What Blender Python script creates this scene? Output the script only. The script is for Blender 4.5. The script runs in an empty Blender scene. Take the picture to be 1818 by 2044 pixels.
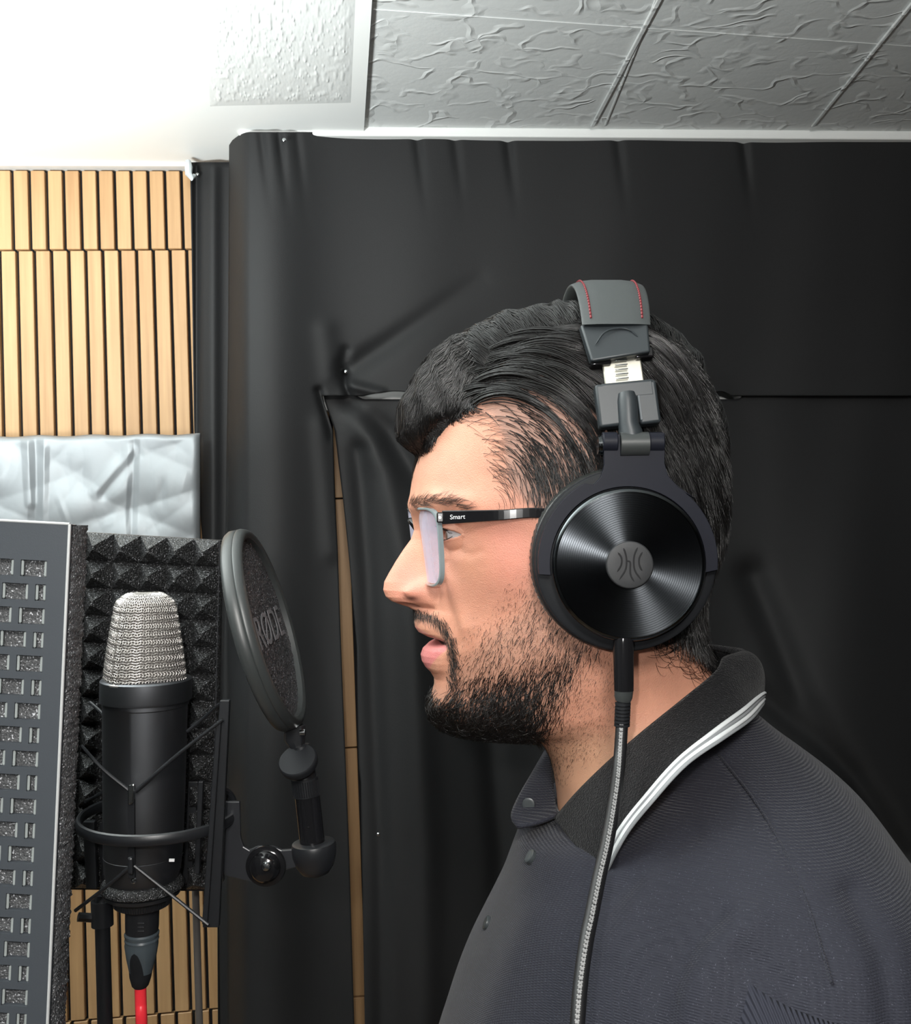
import bpy, math, random
import numpy as np
from mathutils import Vector, Matrix
rng = np.random.default_rng(7)
random.seed(7)
SC = bpy.context.scene
COL = SC.collection
# ---------------------------------------------------------------- camera
FPX = 2000.0
D0 = 0.645                     # distance to the man's middle plane
S = D0 / 2000.0                # one "px" of the camera frame at that plane, metres
CAMZ = 1.53
YAW, PITCH, ROLL = math.radians(6.3), math.radians(2.0), math.radians(2.2)
CP = np.array([0.0, 0.0, CAMZ])
fv = np.array([math.sin(YAW) * math.cos(PITCH), math.cos(YAW) * math.cos(PITCH), math.sin(PITCH)])
r0 = np.array([math.cos(YAW), -math.sin(YAW), 0.0])
u0 = np.cross(r0, fv)
rv = math.cos(ROLL) * r0 - math.sin(ROLL) * u0
uv = math.cos(ROLL) * u0 + math.sin(ROLL) * r0
cam = bpy.data.cameras.new('camera'); camo = bpy.data.objects.new('camera', cam); COL.objects.link(camo)
cam.sensor_fit = 'HORIZONTAL'; cam.sensor_width = 36.0; cam.lens = 36.0 * FPX / 1818.0
cam.clip_start = 0.02; cam.clip_end = 50
camo.matrix_world = Matrix(((rv[0], uv[0], -fv[0], CP[0]), (rv[1], uv[1], -fv[1], CP[1]), (rv[2], uv[2], -fv[2], CP[2]), (0, 0, 0, 1)))
SC.camera = camo
SC.view_settings.view_transform = 'Standard'; SC.view_settings.look = 'None'
SC.view_settings.gamma = 1.0; SC.view_settings.use_curve_mapping = False
SC.view_settings.exposure = 0.0
w = bpy.data.worlds.new('world'); SC.world = w; w.use_nodes = True
w.node_tree.nodes['Background'].inputs[0].default_value = (0.8, 0.9, 1, 1)
w.node_tree.nodes['Background'].inputs[1].default_value = 0.02

def T(v):
    """camera frame (X right, Y depth beyond the man's plane, Z up; px units) -> world metres"""
    v = np.asarray(v, float)
    return CP + S * (v[..., 0:1] * rv + (FPX + v[..., 1:2]) * fv + v[..., 2:3] * uv)
def q(px, py, Y=0.0):
    """point of the camera frame at depth Y seen at px,py"""
    m = 1 + Y / FPX
    return np.array([(px - 909.0) * m, Y, (1022.0 - py) * m])
def QL(*pts): return np.array([q(*p) for p in pts])
def ray(px, py): 
    return fv + rv * ((px - 909.0) / FPX) + uv * ((1022.0 - py) / FPX)
def hitY(px, py, Y):
    d = ray(px, py); return CP + d * (Y / d[1])
def hitZ(px, py, Z):
    d = ray(px, py); return CP + d * ((Z - CAMZ) / d[2])

# ---------------------------------------------------------------- lights
def light(name, typ, loc, energy, color=(1, 1, 1), **kw):
    l = bpy.data.lights.new(name, typ); l.energy = energy; l.color = color
    o = bpy.data.objects.new(name, l); COL.objects.link(o); o.location = loc
    for k, v in kw.items(): setattr(l, k, v)
    return o
YS = 1.45                                        # face of the slat wall
ZC = float(hitY(200, 321, YS)[2])                # ceiling height
YCU = float((ZC - CAMZ) / (ray(900, 262)[2] / ray(900, 262)[1]))   # plane of the hanging curtain
light('camera_flash', 'POINT', tuple(CP + rv * -0.035 + uv * 0.030), 5.6, (1.0, 0.985, 0.96), shadow_soft_size=0.007)
light('room_bulb', 'POINT', (-0.55, 0.85, ZC - 0.17), 0.8, (0.95, 1.0, 0.99), shadow_soft_size=0.05)
up_ = light('ceiling_fill_uplight', 'AREA', (-0.55, 0.55, ZC - 0.55), 38.0, (0.95, 1.0, 0.99), size=0.30)  # added unseen area light aimed up to whiten the ceiling
rl = light('room_fill_behind', 'AREA', (0.0, -0.60, ZC - 0.10), 11.0, (1.0, 0.97, 0.93), size=0.22)  # added fill behind the camera, stands in for ambient room light
rl.rotation_euler = (Vector((-0.05, 1.45, 1.40)) - rl.location).to_track_quat('-Z', 'Y').to_euler()
up_.rotation_euler = (math.radians(180), math.radians(-14), 0)

# ---------------------------------------------------------------- materials
MATS = {}
def mat(name, base, rough=0.5, metal=0.0, spec=0.5, bump=None, noise=None, coat=0.0, extra=None):
    """bump=(scale, strength, dist[,detail]); noise=(scale, amount) value variation"""
    if name in MATS: return MATS[name]
    m = bpy.data.materials.new(name); m.use_nodes = True; MATS[name] = m
    nt = m.node_tree; n = nt.nodes; b = n['Principled BSDF']
    b.inputs['Base Color'].default_value = (*base, 1); b.inputs['Roughness'].default_value = rough
    b.inputs['Metallic'].default_value = metal; b.inputs['Specular IOR Level'].default_value = spec
    b.inputs['Coat Weight'].default_value = coat
    tc = n.new('ShaderNodeTexCoord')
    if noise:
        t = n.new('ShaderNodeTexNoise'); t.inputs['Scale'].default_value = noise[0]; t.inputs['Detail'].default_value = 4
        nt.links.new(tc.outputs['Object'], t.inputs['Vector'])
        mx = n.new('ShaderNodeMix'); mx.data_type = 'RGBA'
        mx.inputs[6].default_value = tuple(c * (1 - noise[1]) for c in base) + (1,)
        mx.inputs[7].default_value = tuple(min(1, c * (1 + noise[1])) for c in base) + (1,)
        nt.links.new(t.outputs['Fac'], mx.inputs[0]); nt.links.new(mx.outputs[2], b.inputs['Base Color'])
    if bump:
        t = n.new('ShaderNodeTexNoise'); t.inputs['Scale'].default_value = bump[0]; t.inputs['Detail'].default_value = 3
        nt.links.new(tc.outputs['Object'], t.inputs['Vector'])
        bp = n.new('ShaderNodeBump'); bp.inputs['Strength'].default_value = bump[1]; bp.inputs['Distance'].default_value = bump[2]
        nt.links.new(t.outputs['Fac'], bp.inputs['Height']); nt.links.new(bp.outputs['Normal'], b.inputs['Normal'])
    if extra: extra(m, nt, n, b, tc)
    return m

def L_(nt, a, b): nt.links.new(a, b)
def foam_x(m, nt, n, b, tc):          # open cell foam: sparkle painted in as pale specks, patchy gloss
    v = n.new('ShaderNodeTexVoronoi'); v.inputs['Scale'].default_value = 620
    L_(nt, tc.outputs['Object'], v.inputs['Vector'])
    r = n.new('ShaderNodeValToRGB'); r.color_ramp.elements[0].position = 0.0; r.color_ramp.elements[0].color = (.5, .5, .5, 1)
    r.color_ramp.elements[1].position = 0.9; r.color_ramp.elements[1].color = (1, 1, 1, 1)
    t = n.new('ShaderNodeTexNoise'); t.inputs['Scale'].default_value = 900; t.inputs['Detail'].default_value = 2
    L_(nt, tc.outputs['Object'], t.inputs['Vector'])
    bp = n.new('ShaderNodeBump'); bp.inputs['Strength'].default_value = 1.0; bp.inputs['Distance'].default_value = 0.0012
    L_(nt, t.outputs['Fac'], bp.inputs['Height']); L_(nt, bp.outputs['Normal'], b.inputs['Normal'])
    t3 = n.new('ShaderNodeTexNoise'); t3.inputs['Scale'].default_value = 1100; t3.inputs['Detail'].default_value = 0; L_(nt, tc.outputs['Object'], t3.inputs['Vector'])
    r3 = n.new('ShaderNodeValToRGB'); e = r3.color_ramp.elements; c = b.inputs['Base Color'].default_value
    e[0].position = .66; e[0].color = tuple(c); e[1].position = .76; e[1].color = (.14 + c[0] * 5, .14 + c[1] * 5, .15 + c[2] * 5, 1)
    L_(nt, t3.outputs['Fac'], r3.inputs[0]); L_(nt, r3.outputs[0], b.inputs['Base Color'])
    rr = n.new('ShaderNodeMapRange'); rr.inputs[1].default_value = .35; rr.inputs[2].default_value = .65; rr.inputs[3].default_value = .12; rr.inputs[4].default_value = .8
    L_(nt, t.outputs['Fac'], rr.inputs[0]); L_(nt, rr.outputs[0], b.inputs['Roughness'])
def wood_x(m, nt, n, b, tc):
    mp = n.new('ShaderNodeMapping'); mp.inputs['Scale'].default_value = (120, 120, 5)
    g = n.new('ShaderNodeNewGeometry')
    L_(nt, g.outputs['Position'], mp.inputs['Vector'])
    t = n.new('ShaderNodeTexNoise'); t.inputs['Scale'].default_value = 1.0; t.inputs['Detail'].default_value = 5
    L_(nt, mp.outputs[0], t.inputs['Vector'])
    oi = n.new('ShaderNodeObjectInfo')
    ad = n.new('ShaderNodeMath'); ad.operation = 'MULTIPLY_ADD'; ad.inputs[1].default_value = .22; 
    L_(nt, oi.outputs['Random'], ad.inputs[0]); L_(nt, t.outputs['Fac'], ad.inputs[2])
    r = n.new('ShaderNodeValToRGB'); e = r.color_ramp.elements
    e[0].position = .32; e[0].color = (.38, .215, .095, 1); e[1].position = .85; e[1].color = (.54, .335, .165, 1)
    L_(nt, ad.outputs[0], r.inputs[0]); L_(nt, r.outputs[0], b.inputs['Base Color'])
def cloth_x(scale, dist, specks=False):
    def f(m, nt, n, b, tc):
        g = tc.outputs['UV'] 
        v = n.new('ShaderNodeTexVoronoi'); v.inputs['Scale'].default_value = scale
        L_(nt, tc.outputs['Object'], v.inputs['Vector'])
        bp = n.new('ShaderNodeBump'); bp.inputs['Strength'].default_value = .8; bp.inputs['Distance'].default_value = dist
        L_(nt, v.outputs['Distance'], bp.inputs['Height']); L_(nt, bp.outputs['Normal'], b.inputs['Normal'])
        b.inputs['Sheen Weight'].default_value = .08; b.inputs['Sheen Roughness'].default_value = .4
        if specks:
            t = n.new('ShaderNodeTexNoise'); t.inputs['Scale'].default_value = 1500; t.inputs['Detail'].default_value = 1
            L_(nt, tc.outputs['Object'], t.inputs['Vector'])
            r = n.new('ShaderNodeValToRGB'); e = r.color_ramp.elements
            c = b.inputs['Base Color'].default_value
            e[0].position = .62; e[0].color = tuple(c); e[1].position = .80; e[1].color = (c[0] * 4 + .05, c[1] * 4 + .05, c[2] * 4 + .05, 1)
            L_(nt, t.outputs['Fac'], r.inputs[0]); L_(nt, r.outputs[0], b.inputs['Base Color'])
    return f
def knit_x(m, nt, n, b, tc):          # pique knit: fine diagonal rows
    w1 = n.new('ShaderNodeTexWave'); w1.inputs['Scale'].default_value = 300; w1.inputs['Distortion'].default_value = .6; w1.bands_direction = 'DIAGONAL'
    w2 = n.new('ShaderNodeTexWave'); w2.inputs['Scale'].default_value = 300; w2.inputs['Distortion'].default_value = .6; w2.bands_direction = 'Z'
    for w_ in (w1, w2):
        w_.inputs['Detail'].default_value = 1; L_(nt, tc.outputs['Object'], w_.inputs['Vector'])
    mm = n.new('ShaderNodeMath'); mm.operation = 'MULTIPLY'; L_(nt, w1.outputs['Fac'], mm.inputs[0]); L_(nt, w2.outputs['Fac'], mm.inputs[1])
    bp = n.new('ShaderNodeBump'); bp.inputs['Strength'].default_value = .6; bp.inputs['Distance'].default_value = .0006
    L_(nt, mm.outputs[0], bp.inputs['Height']); L_(nt, bp.outputs['Normal'], b.inputs['Normal'])
    t = n.new('ShaderNodeTexNoise'); t.inputs['Scale'].default_value = 1300; t.inputs['Detail'].default_value = 1
    L_(nt, tc.outputs['Object'], t.inputs['Vector'])
    r = n.new('ShaderNodeValToRGB'); e = r.color_ramp.elements
    c = b.inputs['Base Color'].default_value
    e[0].position = .66; e[0].color = tuple(c); e[1].position = .80; e[1].color = (c[0] * 3 + .03, c[1] * 3 + .03, c[2] * 3 + .03, 1)
    L_(nt, t.outputs['Fac'], r.inputs[0]); L_(nt, r.outputs[0], b.inputs['Base Color'])
    b.inputs['Sheen Weight'].default_value = .12; b.inputs['Sheen Roughness'].default_value = .35
def rib_x(m, nt, n, b, tc):
    w1 = n.new('ShaderNodeTexWave'); w1.inputs['Scale'].default_value = 170; w1.bands_direction = 'X'
    L_(nt, tc.outputs['Object'], w1.inputs['Vector'])
    bp = n.new('ShaderNodeBump'); bp.inputs['Strength'].default_value = 1; bp.inputs['Distance'].default_value = .0008
    L_(nt, w1.outputs['Fac'], bp.inputs['Height']); L_(nt, bp.outputs['Normal'], b.inputs['Normal'])
def skin_x(m, nt, n, b, tc):
    at = n.new('ShaderNodeAttribute'); at.attribute_name = 'Col'
    t = n.new('ShaderNodeTexNoise'); t.inputs['Scale'].default_value = 45; t.inputs['Detail'].default_value = 6
    L_(nt, tc.outputs['Object'], t.inputs['Vector'])
    t2 = n.new('ShaderNodeTexNoise'); t2.inputs['Scale'].default_value = 1400; t2.inputs['Detail'].default_value = 2
    L_(nt, tc.outputs['Object'], t2.inputs['Vector'])
    mr = n.new('ShaderNodeMapRange'); mr.inputs[1].default_value = .3; mr.inputs[2].default_value = .7; mr.inputs[3].default_value = .90; mr.inputs[4].default_value = 1.08
    L_(nt, t.outputs['Fac'], mr.inputs[0])
    mx = n.new('ShaderNodeVectorMath'); mx.operation = 'SCALE'
    L_(nt, at.outputs['Color'], mx.inputs[0]); L_(nt, mr.outputs[0], mx.inputs['Scale'])
    L_(nt, mx.outputs[0], b.inputs['Base Color'])
    bp = n.new('ShaderNodeBump'); bp.inputs['Strength'].default_value = .55; bp.inputs['Distance'].default_value = .0006
    L_(nt, t2.outputs['Fac'], bp.inputs['Height']); L_(nt, bp.outputs['Normal'], b.inputs['Normal'])
    b.inputs['Subsurface Weight'].default_value = .12; b.inputs['Subsurface Radius'].default_value = (1, .35, .2); b.inputs['Subsurface Scale'].default_value = .006
def ceil_x(m, nt, n, b, tc):          # trowelled plaster swirls
    t = n.new('ShaderNodeTexNoise'); t.inputs['Scale'].default_value = 14; t.inputs['Detail'].default_value = 2
    L_(nt, tc.outputs['Object'], t.inputs['Vector'])
    mx = n.new('ShaderNodeMix'); mx.data_type = 'RGBA'; mx.blend_type = 'LINEAR_LIGHT'; mx.inputs[0].default_value = .06
    L_(nt, tc.outputs['Object'], mx.inputs[6]); L_(nt, t.outputs['Color'], mx.inputs[7])
    mp = n.new('ShaderNodeMapping'); mp.inputs['Scale'].default_value = (13, 26, 10); L_(nt, mx.outputs[2], mp.inputs['Vector'])
    v = n.new('ShaderNodeTexVoronoi'); v.feature = 'DISTANCE_TO_EDGE'; v.inputs['Scale'].default_value = 1
    L_(nt, mp.outputs[0], v.inputs['Vector'])
    vf = n.new('ShaderNodeTexVoronoi'); vf.feature = 'F1'; vf.inputs['Scale'].default_value = 1; L_(nt, mp.outputs[0], vf.inputs['Vector'])
    rg = n.new('ShaderNodeMapRange'); rg.inputs[1].default_value = 0; rg.inputs[2].default_value = .11; rg.inputs[3].default_value = 1; rg.inputs[4].default_value = 0
    L_(nt, v.outputs['Distance'], rg.inputs[0])
    nm = n.new('ShaderNodeTexNoise'); nm.inputs['Scale'].default_value = 22; L_(nt, tc.outputs['Object'], nm.inputs['Vector'])
    nr = n.new('ShaderNodeMapRange'); nr.inputs[1].default_value = .42; nr.inputs[2].default_value = .58; L_(nt, nm.outputs['Fac'], nr.inputs[0])
    rm = n.new('ShaderNodeMath'); rm.operation = 'MULTIPLY'; L_(nt, rg.outputs[0], rm.inputs[0]); L_(nt, nr.outputs[0], rm.inputs[1])
    st = n.new('ShaderNodeMath'); st.operation = 'MULTIPLY_ADD'; st.inputs[1].default_value = .45; L_(nt, vf.outputs['Color'], st.inputs[0]); L_(nt, rm.outputs[0], st.inputs[2])
    t2 = n.new('ShaderNodeTexNoise'); t2.inputs['Scale'].default_value = 90; t2.inputs['Detail'].default_value = 5
    L_(nt, tc.outputs['Object'], t2.inputs['Vector'])
    ma = n.new('ShaderNodeMath'); ma.operation = 'MULTIPLY_ADD'; ma.inputs[1].default_value = .22
    L_(nt, t2.outputs['Fac'], ma.inputs[0]); L_(nt, st.outputs[0], ma.inputs[2])
    bp = n.new('ShaderNodeBump'); bp.inputs['Strength'].default_value = .75; bp.inputs['Distance'].default_value = .0022
    L_(nt, ma.outputs[0], bp.inputs['Height']); L_(nt, bp.outputs['Normal'], b.inputs['Normal'])
def aniso_x(m, nt, n, b, tc):         # record-like turned metal disc, grooves around local Z
    tg = n.new('ShaderNodeTangent'); tg.direction_type = 'RADIAL'; tg.axis = 'Z'; b.inputs['Anisotropic Rotation'].default_value = .25
    L_(nt, tg.outputs[0], b.inputs['Tangent'])
    b.inputs['Anisotropic'].default_value = .97
    ln = n.new('ShaderNodeVectorMath'); ln.operation = 'LENGTH'
    mp = n.new('ShaderNodeMapping'); mp.inputs['Scale'].default_value = (1, 1, 0)
    L_(nt, tc.outputs['Object'], mp.inputs[0]); L_(nt, mp.outputs[0], ln.inputs[0])
    sn = n.new('ShaderNodeMath'); sn.operation = 'MULTIPLY'; sn.inputs[1].default_value = 2 * math.pi / .0012
    L_(nt, ln.outputs['Value'], sn.inputs[0])
    s2 = n.new('ShaderNodeMath'); s2.operation = 'SINE'; L_(nt, sn.outputs[0], s2.inputs[0])
    bp = n.new('ShaderNodeBump'); bp.inputs['Strength'].default_value = .06; bp.inputs['Distance'].default_value = .0002
    L_(nt, s2.outputs[0], bp.inputs['Height']); L_(nt, bp.outputs['Normal'], b.inputs['Normal'])

M = dict(
 walld=mat('dark_wall_cloth', (.10, .10, .105), .9, bump=(300, .2, .001)),
 capm=mat('soft_black_cap', (.022, .023, .025), .55, bump=(1800, .15, .0004)),
 wall=mat('wall_paint', (.72, .72, .70), .8, bump=(60, .1, .002)),
 felt=mat('black_felt', (.012, .012, .013), .95),
 wood=mat('oak_slat', (.6, .4, .2), .5, extra=wood_x),
 ceil=mat('trowelled_ceiling', (.63, .65, .645), .6, extra=ceil_x),
 ceilw=mat('white_ceiling_paint', (.88, .90, .885), .5, bump=(30, .08, .002)),
 floor=mat('floor_boards', (.22, .15, .1), .5, noise=(8, .2)),
 curtain=mat('black_blackout_cloth', (.0135, .0140, .0150), .60, spec=.35, bump=(700, .25, .0006)),
 silver=mat('silver_sheet', (.33, .355, .375), .48, metal=.35, bump=(30, .15, .003)),
 plastic=mat('black_plastic', (.012, .013, .015), .38, bump=(1500, .08, .0004)),
 gloss=mat('gloss_black', (.008, .008, .009), .12),
 matte=mat('matte_black', (.011, .012, .014), .6, spec=.2, bump=(1800, .15, .0004)),
 satin=mat('satin_black_metal', (.020, .021, .024), .34, bump=(900, .04, .0003)),
 shield=mat('grey_powder_coat', (.046, .053, .062), .5, bump=(1200, .1, .0003)),
 slotedge=mat('bare_slot_edge', (.32, .35, .345), .4),
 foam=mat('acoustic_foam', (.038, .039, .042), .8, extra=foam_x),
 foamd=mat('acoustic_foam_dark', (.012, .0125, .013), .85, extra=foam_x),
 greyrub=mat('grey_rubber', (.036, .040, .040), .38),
 foaml=mat('foam_painted_lit', (.085, .088, .092), .8, extra=foam_x),  # paler copy of the foam, the light on the strip put into its colour
 band=mat('headband_leather', (.055, .062, .063), .5, bump=(900, .15, .0005)),
 pad=mat('pad_leather', (.020, .022, .021), .32, bump=(350, .35, .0012)),
 block=mat('grey_black_plastic', (.024, .030, .034), .42),
 yoke=mat('yoke_plastic', (.0095, .0105, .0165), .45, spec=.18, bump=(1500, .08, .0003)),
 chrome=mat('chrome', (.55, .57, .58), .15, metal=1),
 dchrome=mat('dark_chrome', (.10, .11, .115), .14, metal=1),
 steelp=mat('grey_pole_metal', (.16, .15, .14), .4, metal=.5),
 steel=mat('brushed_steel', (.52, .51, .44), .35, metal=.7),
 disc=mat('turned_metal_disc', (.055, .06, .066), .26, metal=1, extra=aniso_x),
 red=mat('red_cable', (.85, .035, .05), .35),
 stitch=mat('red_stitch', (.20, .022, .028), .6),
 xgrey=mat('grey_connector', (.055, .070, .080), .38),
 mesh=mat('nickel_wire', (.56, .53, .505), .32, metal=.85),
 micb=mat('satin_microphone_body', (.13, .135, .145), .44, metal=1.0),
 meshb=mat('nickel_inner_gauze', (.30, .28, .26), .5, metal=.8, bump=(1600, .8, .0008)),
 white=mat('white_print', (.8, .8, .8), .5),
 greyprint=mat('grey_print', (.16, .16, .17), .6),
 skin=mat('skin', (.6, .35, .25), .50, extra=skin_x),
 shirt=mat('navy_pique_knit', (.020, .021, .030), .75, spec=.25, extra=knit_x),
 collar=mat('collar_rib_knit', (.0075, .0075, .0085), .85, spec=.2, extra=cloth_x(900, .0006, True)),
 rib=mat('ribbed_sleeve', (.024, .025, .036), .78, spec=.25, extra=rib_x),
 piping=mat('grey_white_piping', (.66, .68, .69), .6, bump=(1500, .3, .0004)),
 pipingd=mat('mid_grey_piping', (.22, .23, .24), .7),
 button=mat('rubber_button', (.045, .052, .055), .35),
 trouser=mat('dark_trousers', (.02, .02, .025), .8),
 hair=mat('black_hair', (.0070, .0063, .0061), .27, spec=.6),
 hairt=mat('combed_top_hair', (.0085, .0080, .0080), .30, spec=.65, metal=.0),
 beard=mat('beard_hair', (.009, .007, .006), .28, spec=.5),
 brow=mat('brow_hair', (.05, .03, .022), .5),
 eye=mat('eye_white', (.50, .47, .46), .12, coat=.5),
 iris=mat('brown_iris', (.12, .07, .04), .1, coat=1),
 cord=mat('braided_cord', (.007, .007, .008), .5),
 cordw=mat('grey_braid', (.20, .20, .20), .5),
 teal=mat('teal_board', (.05, .22, .22), .4),
)
def glass():
    m = bpy.data.materials.new('spectacle_lens'); m.use_nodes = True; nt = m.node_tree; n = nt.nodes
    n.remove(n['Principled BSDF']); tr = n.new('ShaderNodeBsdfTransparent'); tr.inputs[0].default_value = (.93, .93, .98, 1)
    gl = n.new('ShaderNodeBsdfDiffuse'); gl.inputs[0].default_value = (.74, .72, .86, 1)  # milky lavender diffuse stands in for reflections on the lens
    lw = n.new('ShaderNodeLayerWeight'); lw.inputs[0].default_value = .5
    pw = n.new('ShaderNodeMath'); pw.operation = 'POWER'; pw.inputs[1].default_value = 1.6; nt.links.new(lw.outputs['Facing'], pw.inputs[0])
    fr = n.new('ShaderNodeMath'); fr.operation = 'MULTIPLY_ADD'; fr.inputs[1].default_value = .48; fr.inputs[2].default_value = .04; nt.links.new(pw.outputs[0], fr.inputs[0])
    mx = n.new('ShaderNodeMixShader'); nt.links.new(fr.outputs[0], mx.inputs[0]); nt.links.new(tr.outputs[0], mx.inputs[1]); nt.links.new(gl.outputs[0], mx.inputs[2])
    nt.links.new(mx.outputs[0], n['Material Output'].inputs[0])
    return m
M['glass'] = glass()

# ---------------------------------------------------------------- mesh helpers (all points in the camera frame unless raw=True)
class G:
    def __init__(s): s.v = []; s.f = []; s.n = 0
    def add(s, V, F):
        V = np.asarray(V, float); k = s.n
        s.v.append(V); s.f += [tuple(i + k for i in f) for f in F]; s.n += len(V); return s
    def grid(s, P, closeu=False, closev=False):
        a, b = P.shape[:2]; F = []
        for i in range(a if closeu else a - 1):
            i2 = (i + 1) % a
            for j in range(b if closev else b - 1):
                j2 = (j + 1) % b; F.append((i * b + j, i2 * b + j, i2 * b + j2, i * b + j2))
        return s.add(P.reshape(-1, 3), F)
    def tube(s, pts, rad, n=10, cap=True, ry=None, up=None):
        pts = np.asarray(pts, float); m = len(pts)
        rad = np.broadcast_to(np.asarray(rad, float), (m,)); ryy = rad if ry is None else np.broadcast_to(np.asarray(ry, float), (m,))
        t = np.gradient(pts, axis=0); t /= np.linalg.norm(t, axis=1)[:, None] + 1e-12
        a = np.array(up if up is not None else ((0, 0, 1.) if abs(t[0][2]) < .9 else (1., 0, 0))); R = []
        for k in range(m):
            a = a - t[k] * a.dot(t[k]); a /= np.linalg.norm(a) + 1e-12; R.append((a.copy(), np.cross(t[k], a)))
        an = np.arange(n) * 2 * math.pi / n
        P = np.array([[pts[k] + R[k][0] * rad[k] * math.cos(x) + R[k][1] * ryy[k] * math.sin(x) for x in an] for k in range(m)])
        k0 = s.n; s.grid(P, closev=True)
        if cap: s.f.append(tuple(k0 + j for j in range(n))); s.f.append(tuple(k0 + (m - 1) * n + j for j in reversed(range(n))))
        return s
    def lathe(s, c, ax, prof, n=48, cap=True):
        """prof: list of (height along ax, radius)"""
        ax = np.array(ax, float); ax /= np.linalg.norm(ax)
        a = np.array((0, 0, 1.)) if abs(ax[2]) < .9 else np.array((1., 0, 0)); a -= ax * a.dot(ax); a /= np.linalg.norm(a); b = np.cross(ax, a)
        an = np.arange(n) * 2 * math.pi / n
        P = np.array([[np.array(c) + ax * h + (a * math.cos(x) + b * math.sin(x)) * max(r, 1e-3) for x in an] for h, r in prof])
        k0 = s.n; s.grid(P, closev=True); m = len(prof)
        if cap: s.f.append(tuple(k0 + j for j in range(n))); s.f.append(tuple(k0 + (m - 1) * n + j for j in reversed(range(n))))
        return s
    def box(s, c, size, ax=None):
        c = np.array(c, float); h = np.array(size, float) / 2
        A = np.eye(3) if ax is None else np.array(ax, float)
        V = [c + A[0] * h[0] * x + A[1] * h[1] * y + A[2] * h[2] * z for x in (-1, 1) for y in (-1, 1) for z in (-1, 1)]
        return s.add(V, [(0, 1, 3, 2), (4, 6, 7, 5), (0, 4, 5, 1), (2, 3, 7, 6), (0, 2, 6, 4), (1, 5, 7, 3)])
    def slab(s, pts, off):
        """planar polygon pts (N,3) extruded by vector off"""
        P = np.array(pts, float); n = len(P); off = np.array(off, float)
        return s.add(np.vstack([P, P + off]), [tuple(range(n)), tuple(range(2 * n - 1, n - 1, -1))] + [(i, i + n, (i + 1) % n + n, (i + 1) % n) for i in range(n)])
def spline(pts, n):
    P = np.asarray(pts, float); m = len(P); t = np.linspace(0, m - 1, n); i = np.clip(t.astype(int), 0, m - 2); u = (t - i)[:, None]
    def g(k): 
        k2 = np.clip(k, 0, m - 1); r = P[k2].copy(); lo = k < 0; hi = k > m - 1
        r[lo] = 2 * P[0] - P[1]; r[hi] = 2 * P[-1] - P[-2]; return r
    a, b, c, d = g(i - 1), g(i), g(i + 1), g(i + 2)
    return .5 * (2 * b + (c - a) * u + (2 * a - 5 * b + 4 * c - d) * u * u + (3 * b - a - 3 * c + d) * u ** 3)
def rotX(a): c, s_ = math.cos(a), math.sin(a); return np.array([(1, 0, 0), (0, c, s_), (0, -s_, c)])
def axes_roll(deg):            # box axes rolled in the image plane, positive = right side up
    a = math.radians(deg); return np.array([(math.cos(a), 0, math.sin(a)), (0, 1, 0), (-math.sin(a), 0, math.cos(a))])

def build(name, g, m, parent=None, smooth=True, bevel=0, raw=False, angle=35, seg=2):
    V = np.vstack(g.v); V = V if raw else T(V)
    base = np.array(parent['_base']) if parent is not None and '_base' in parent else None
    org = base if base is not None else np.array([*(V.min(0) + V.max(0))[:2] / 2, V[:, 2].min()])
    if parent is not None and base is None: org = np.zeros(3) + np.array(parent.location); q_ = parent
    if parent is not None: org = np.array(parent['_o'])
    me = bpy.data.meshes.new(name); me.from_pydata((V - org).tolist(), [], g.f)
    me.materials.append(m); me.update()
    o = bpy.data.objects.new(name, me); COL.objects.link(o)
    o['_o'] = org.tolist()
    if parent is not None: o.parent = parent
    else: o.location = org.tolist()
    if smooth:
        me.polygons.foreach_set('use_smooth', [True] * len(me.polygons))
        if angle < 180:
            me.set_sharp_from_angle(angle=math.radians(angle))
    if bevel:
        b = o.modifiers.new('bevel', 'BEVEL'); b.width = bevel; b.segments = seg; b.limit_method = 'ANGLE'; b.angle_limit = math.radians(40)
        b.harden_normals = False
    return o
def thing(name, label, cat, base, group=None, raw=False):
    o = bpy.data.objects.new(name, None); COL.objects.link(o); o.empty_display_size = .02
    p = np.array(base, float) if raw else T(np.array(base, float))
    o.location = p.tolist(); o['_o'] = p.tolist(); tag(o, label, cat, group); return o
def tag(o, label, cat, group=None):
    o['label'] = label; o['category'] = cat
    if group: o['group'] = group
    return o
def struct(o): o['kind'] = 'structure'; return o
def tobox(name, lo, hi, m, parent=None, **k):
    lo = np.array(lo, float); hi = np.array(hi, float)
    return build(name, G().box((lo + hi) / 2, hi - lo), m, parent, raw=True, smooth=False, **k)

# ---------------------------------------------------------------- the room
XL, XR, YF = -1.5, 2.0, -1.6
YB = YS + .012
struct(tobox('floor', (XL, YF, -.05), (XR, YB + .1, 0), M['floor']))
struct(tobox('wall_back', (XL, YB + .006, 0), (XR, YB + .1, ZC + .05), M['wall']))
struct(tobox('wall_left', (XL - .1, YF, 0), (XL, YB + .1, ZC + .05), M['walld']))
struct(tobox('wall_right', (XR, YF, 0), (XR + .1, YB + .1, ZC + .05), M['walld']))
struct(tobox('wall_front', (XL, YF - .1, 0), (XR, YF, ZC + .05), M['walld']))
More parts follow.
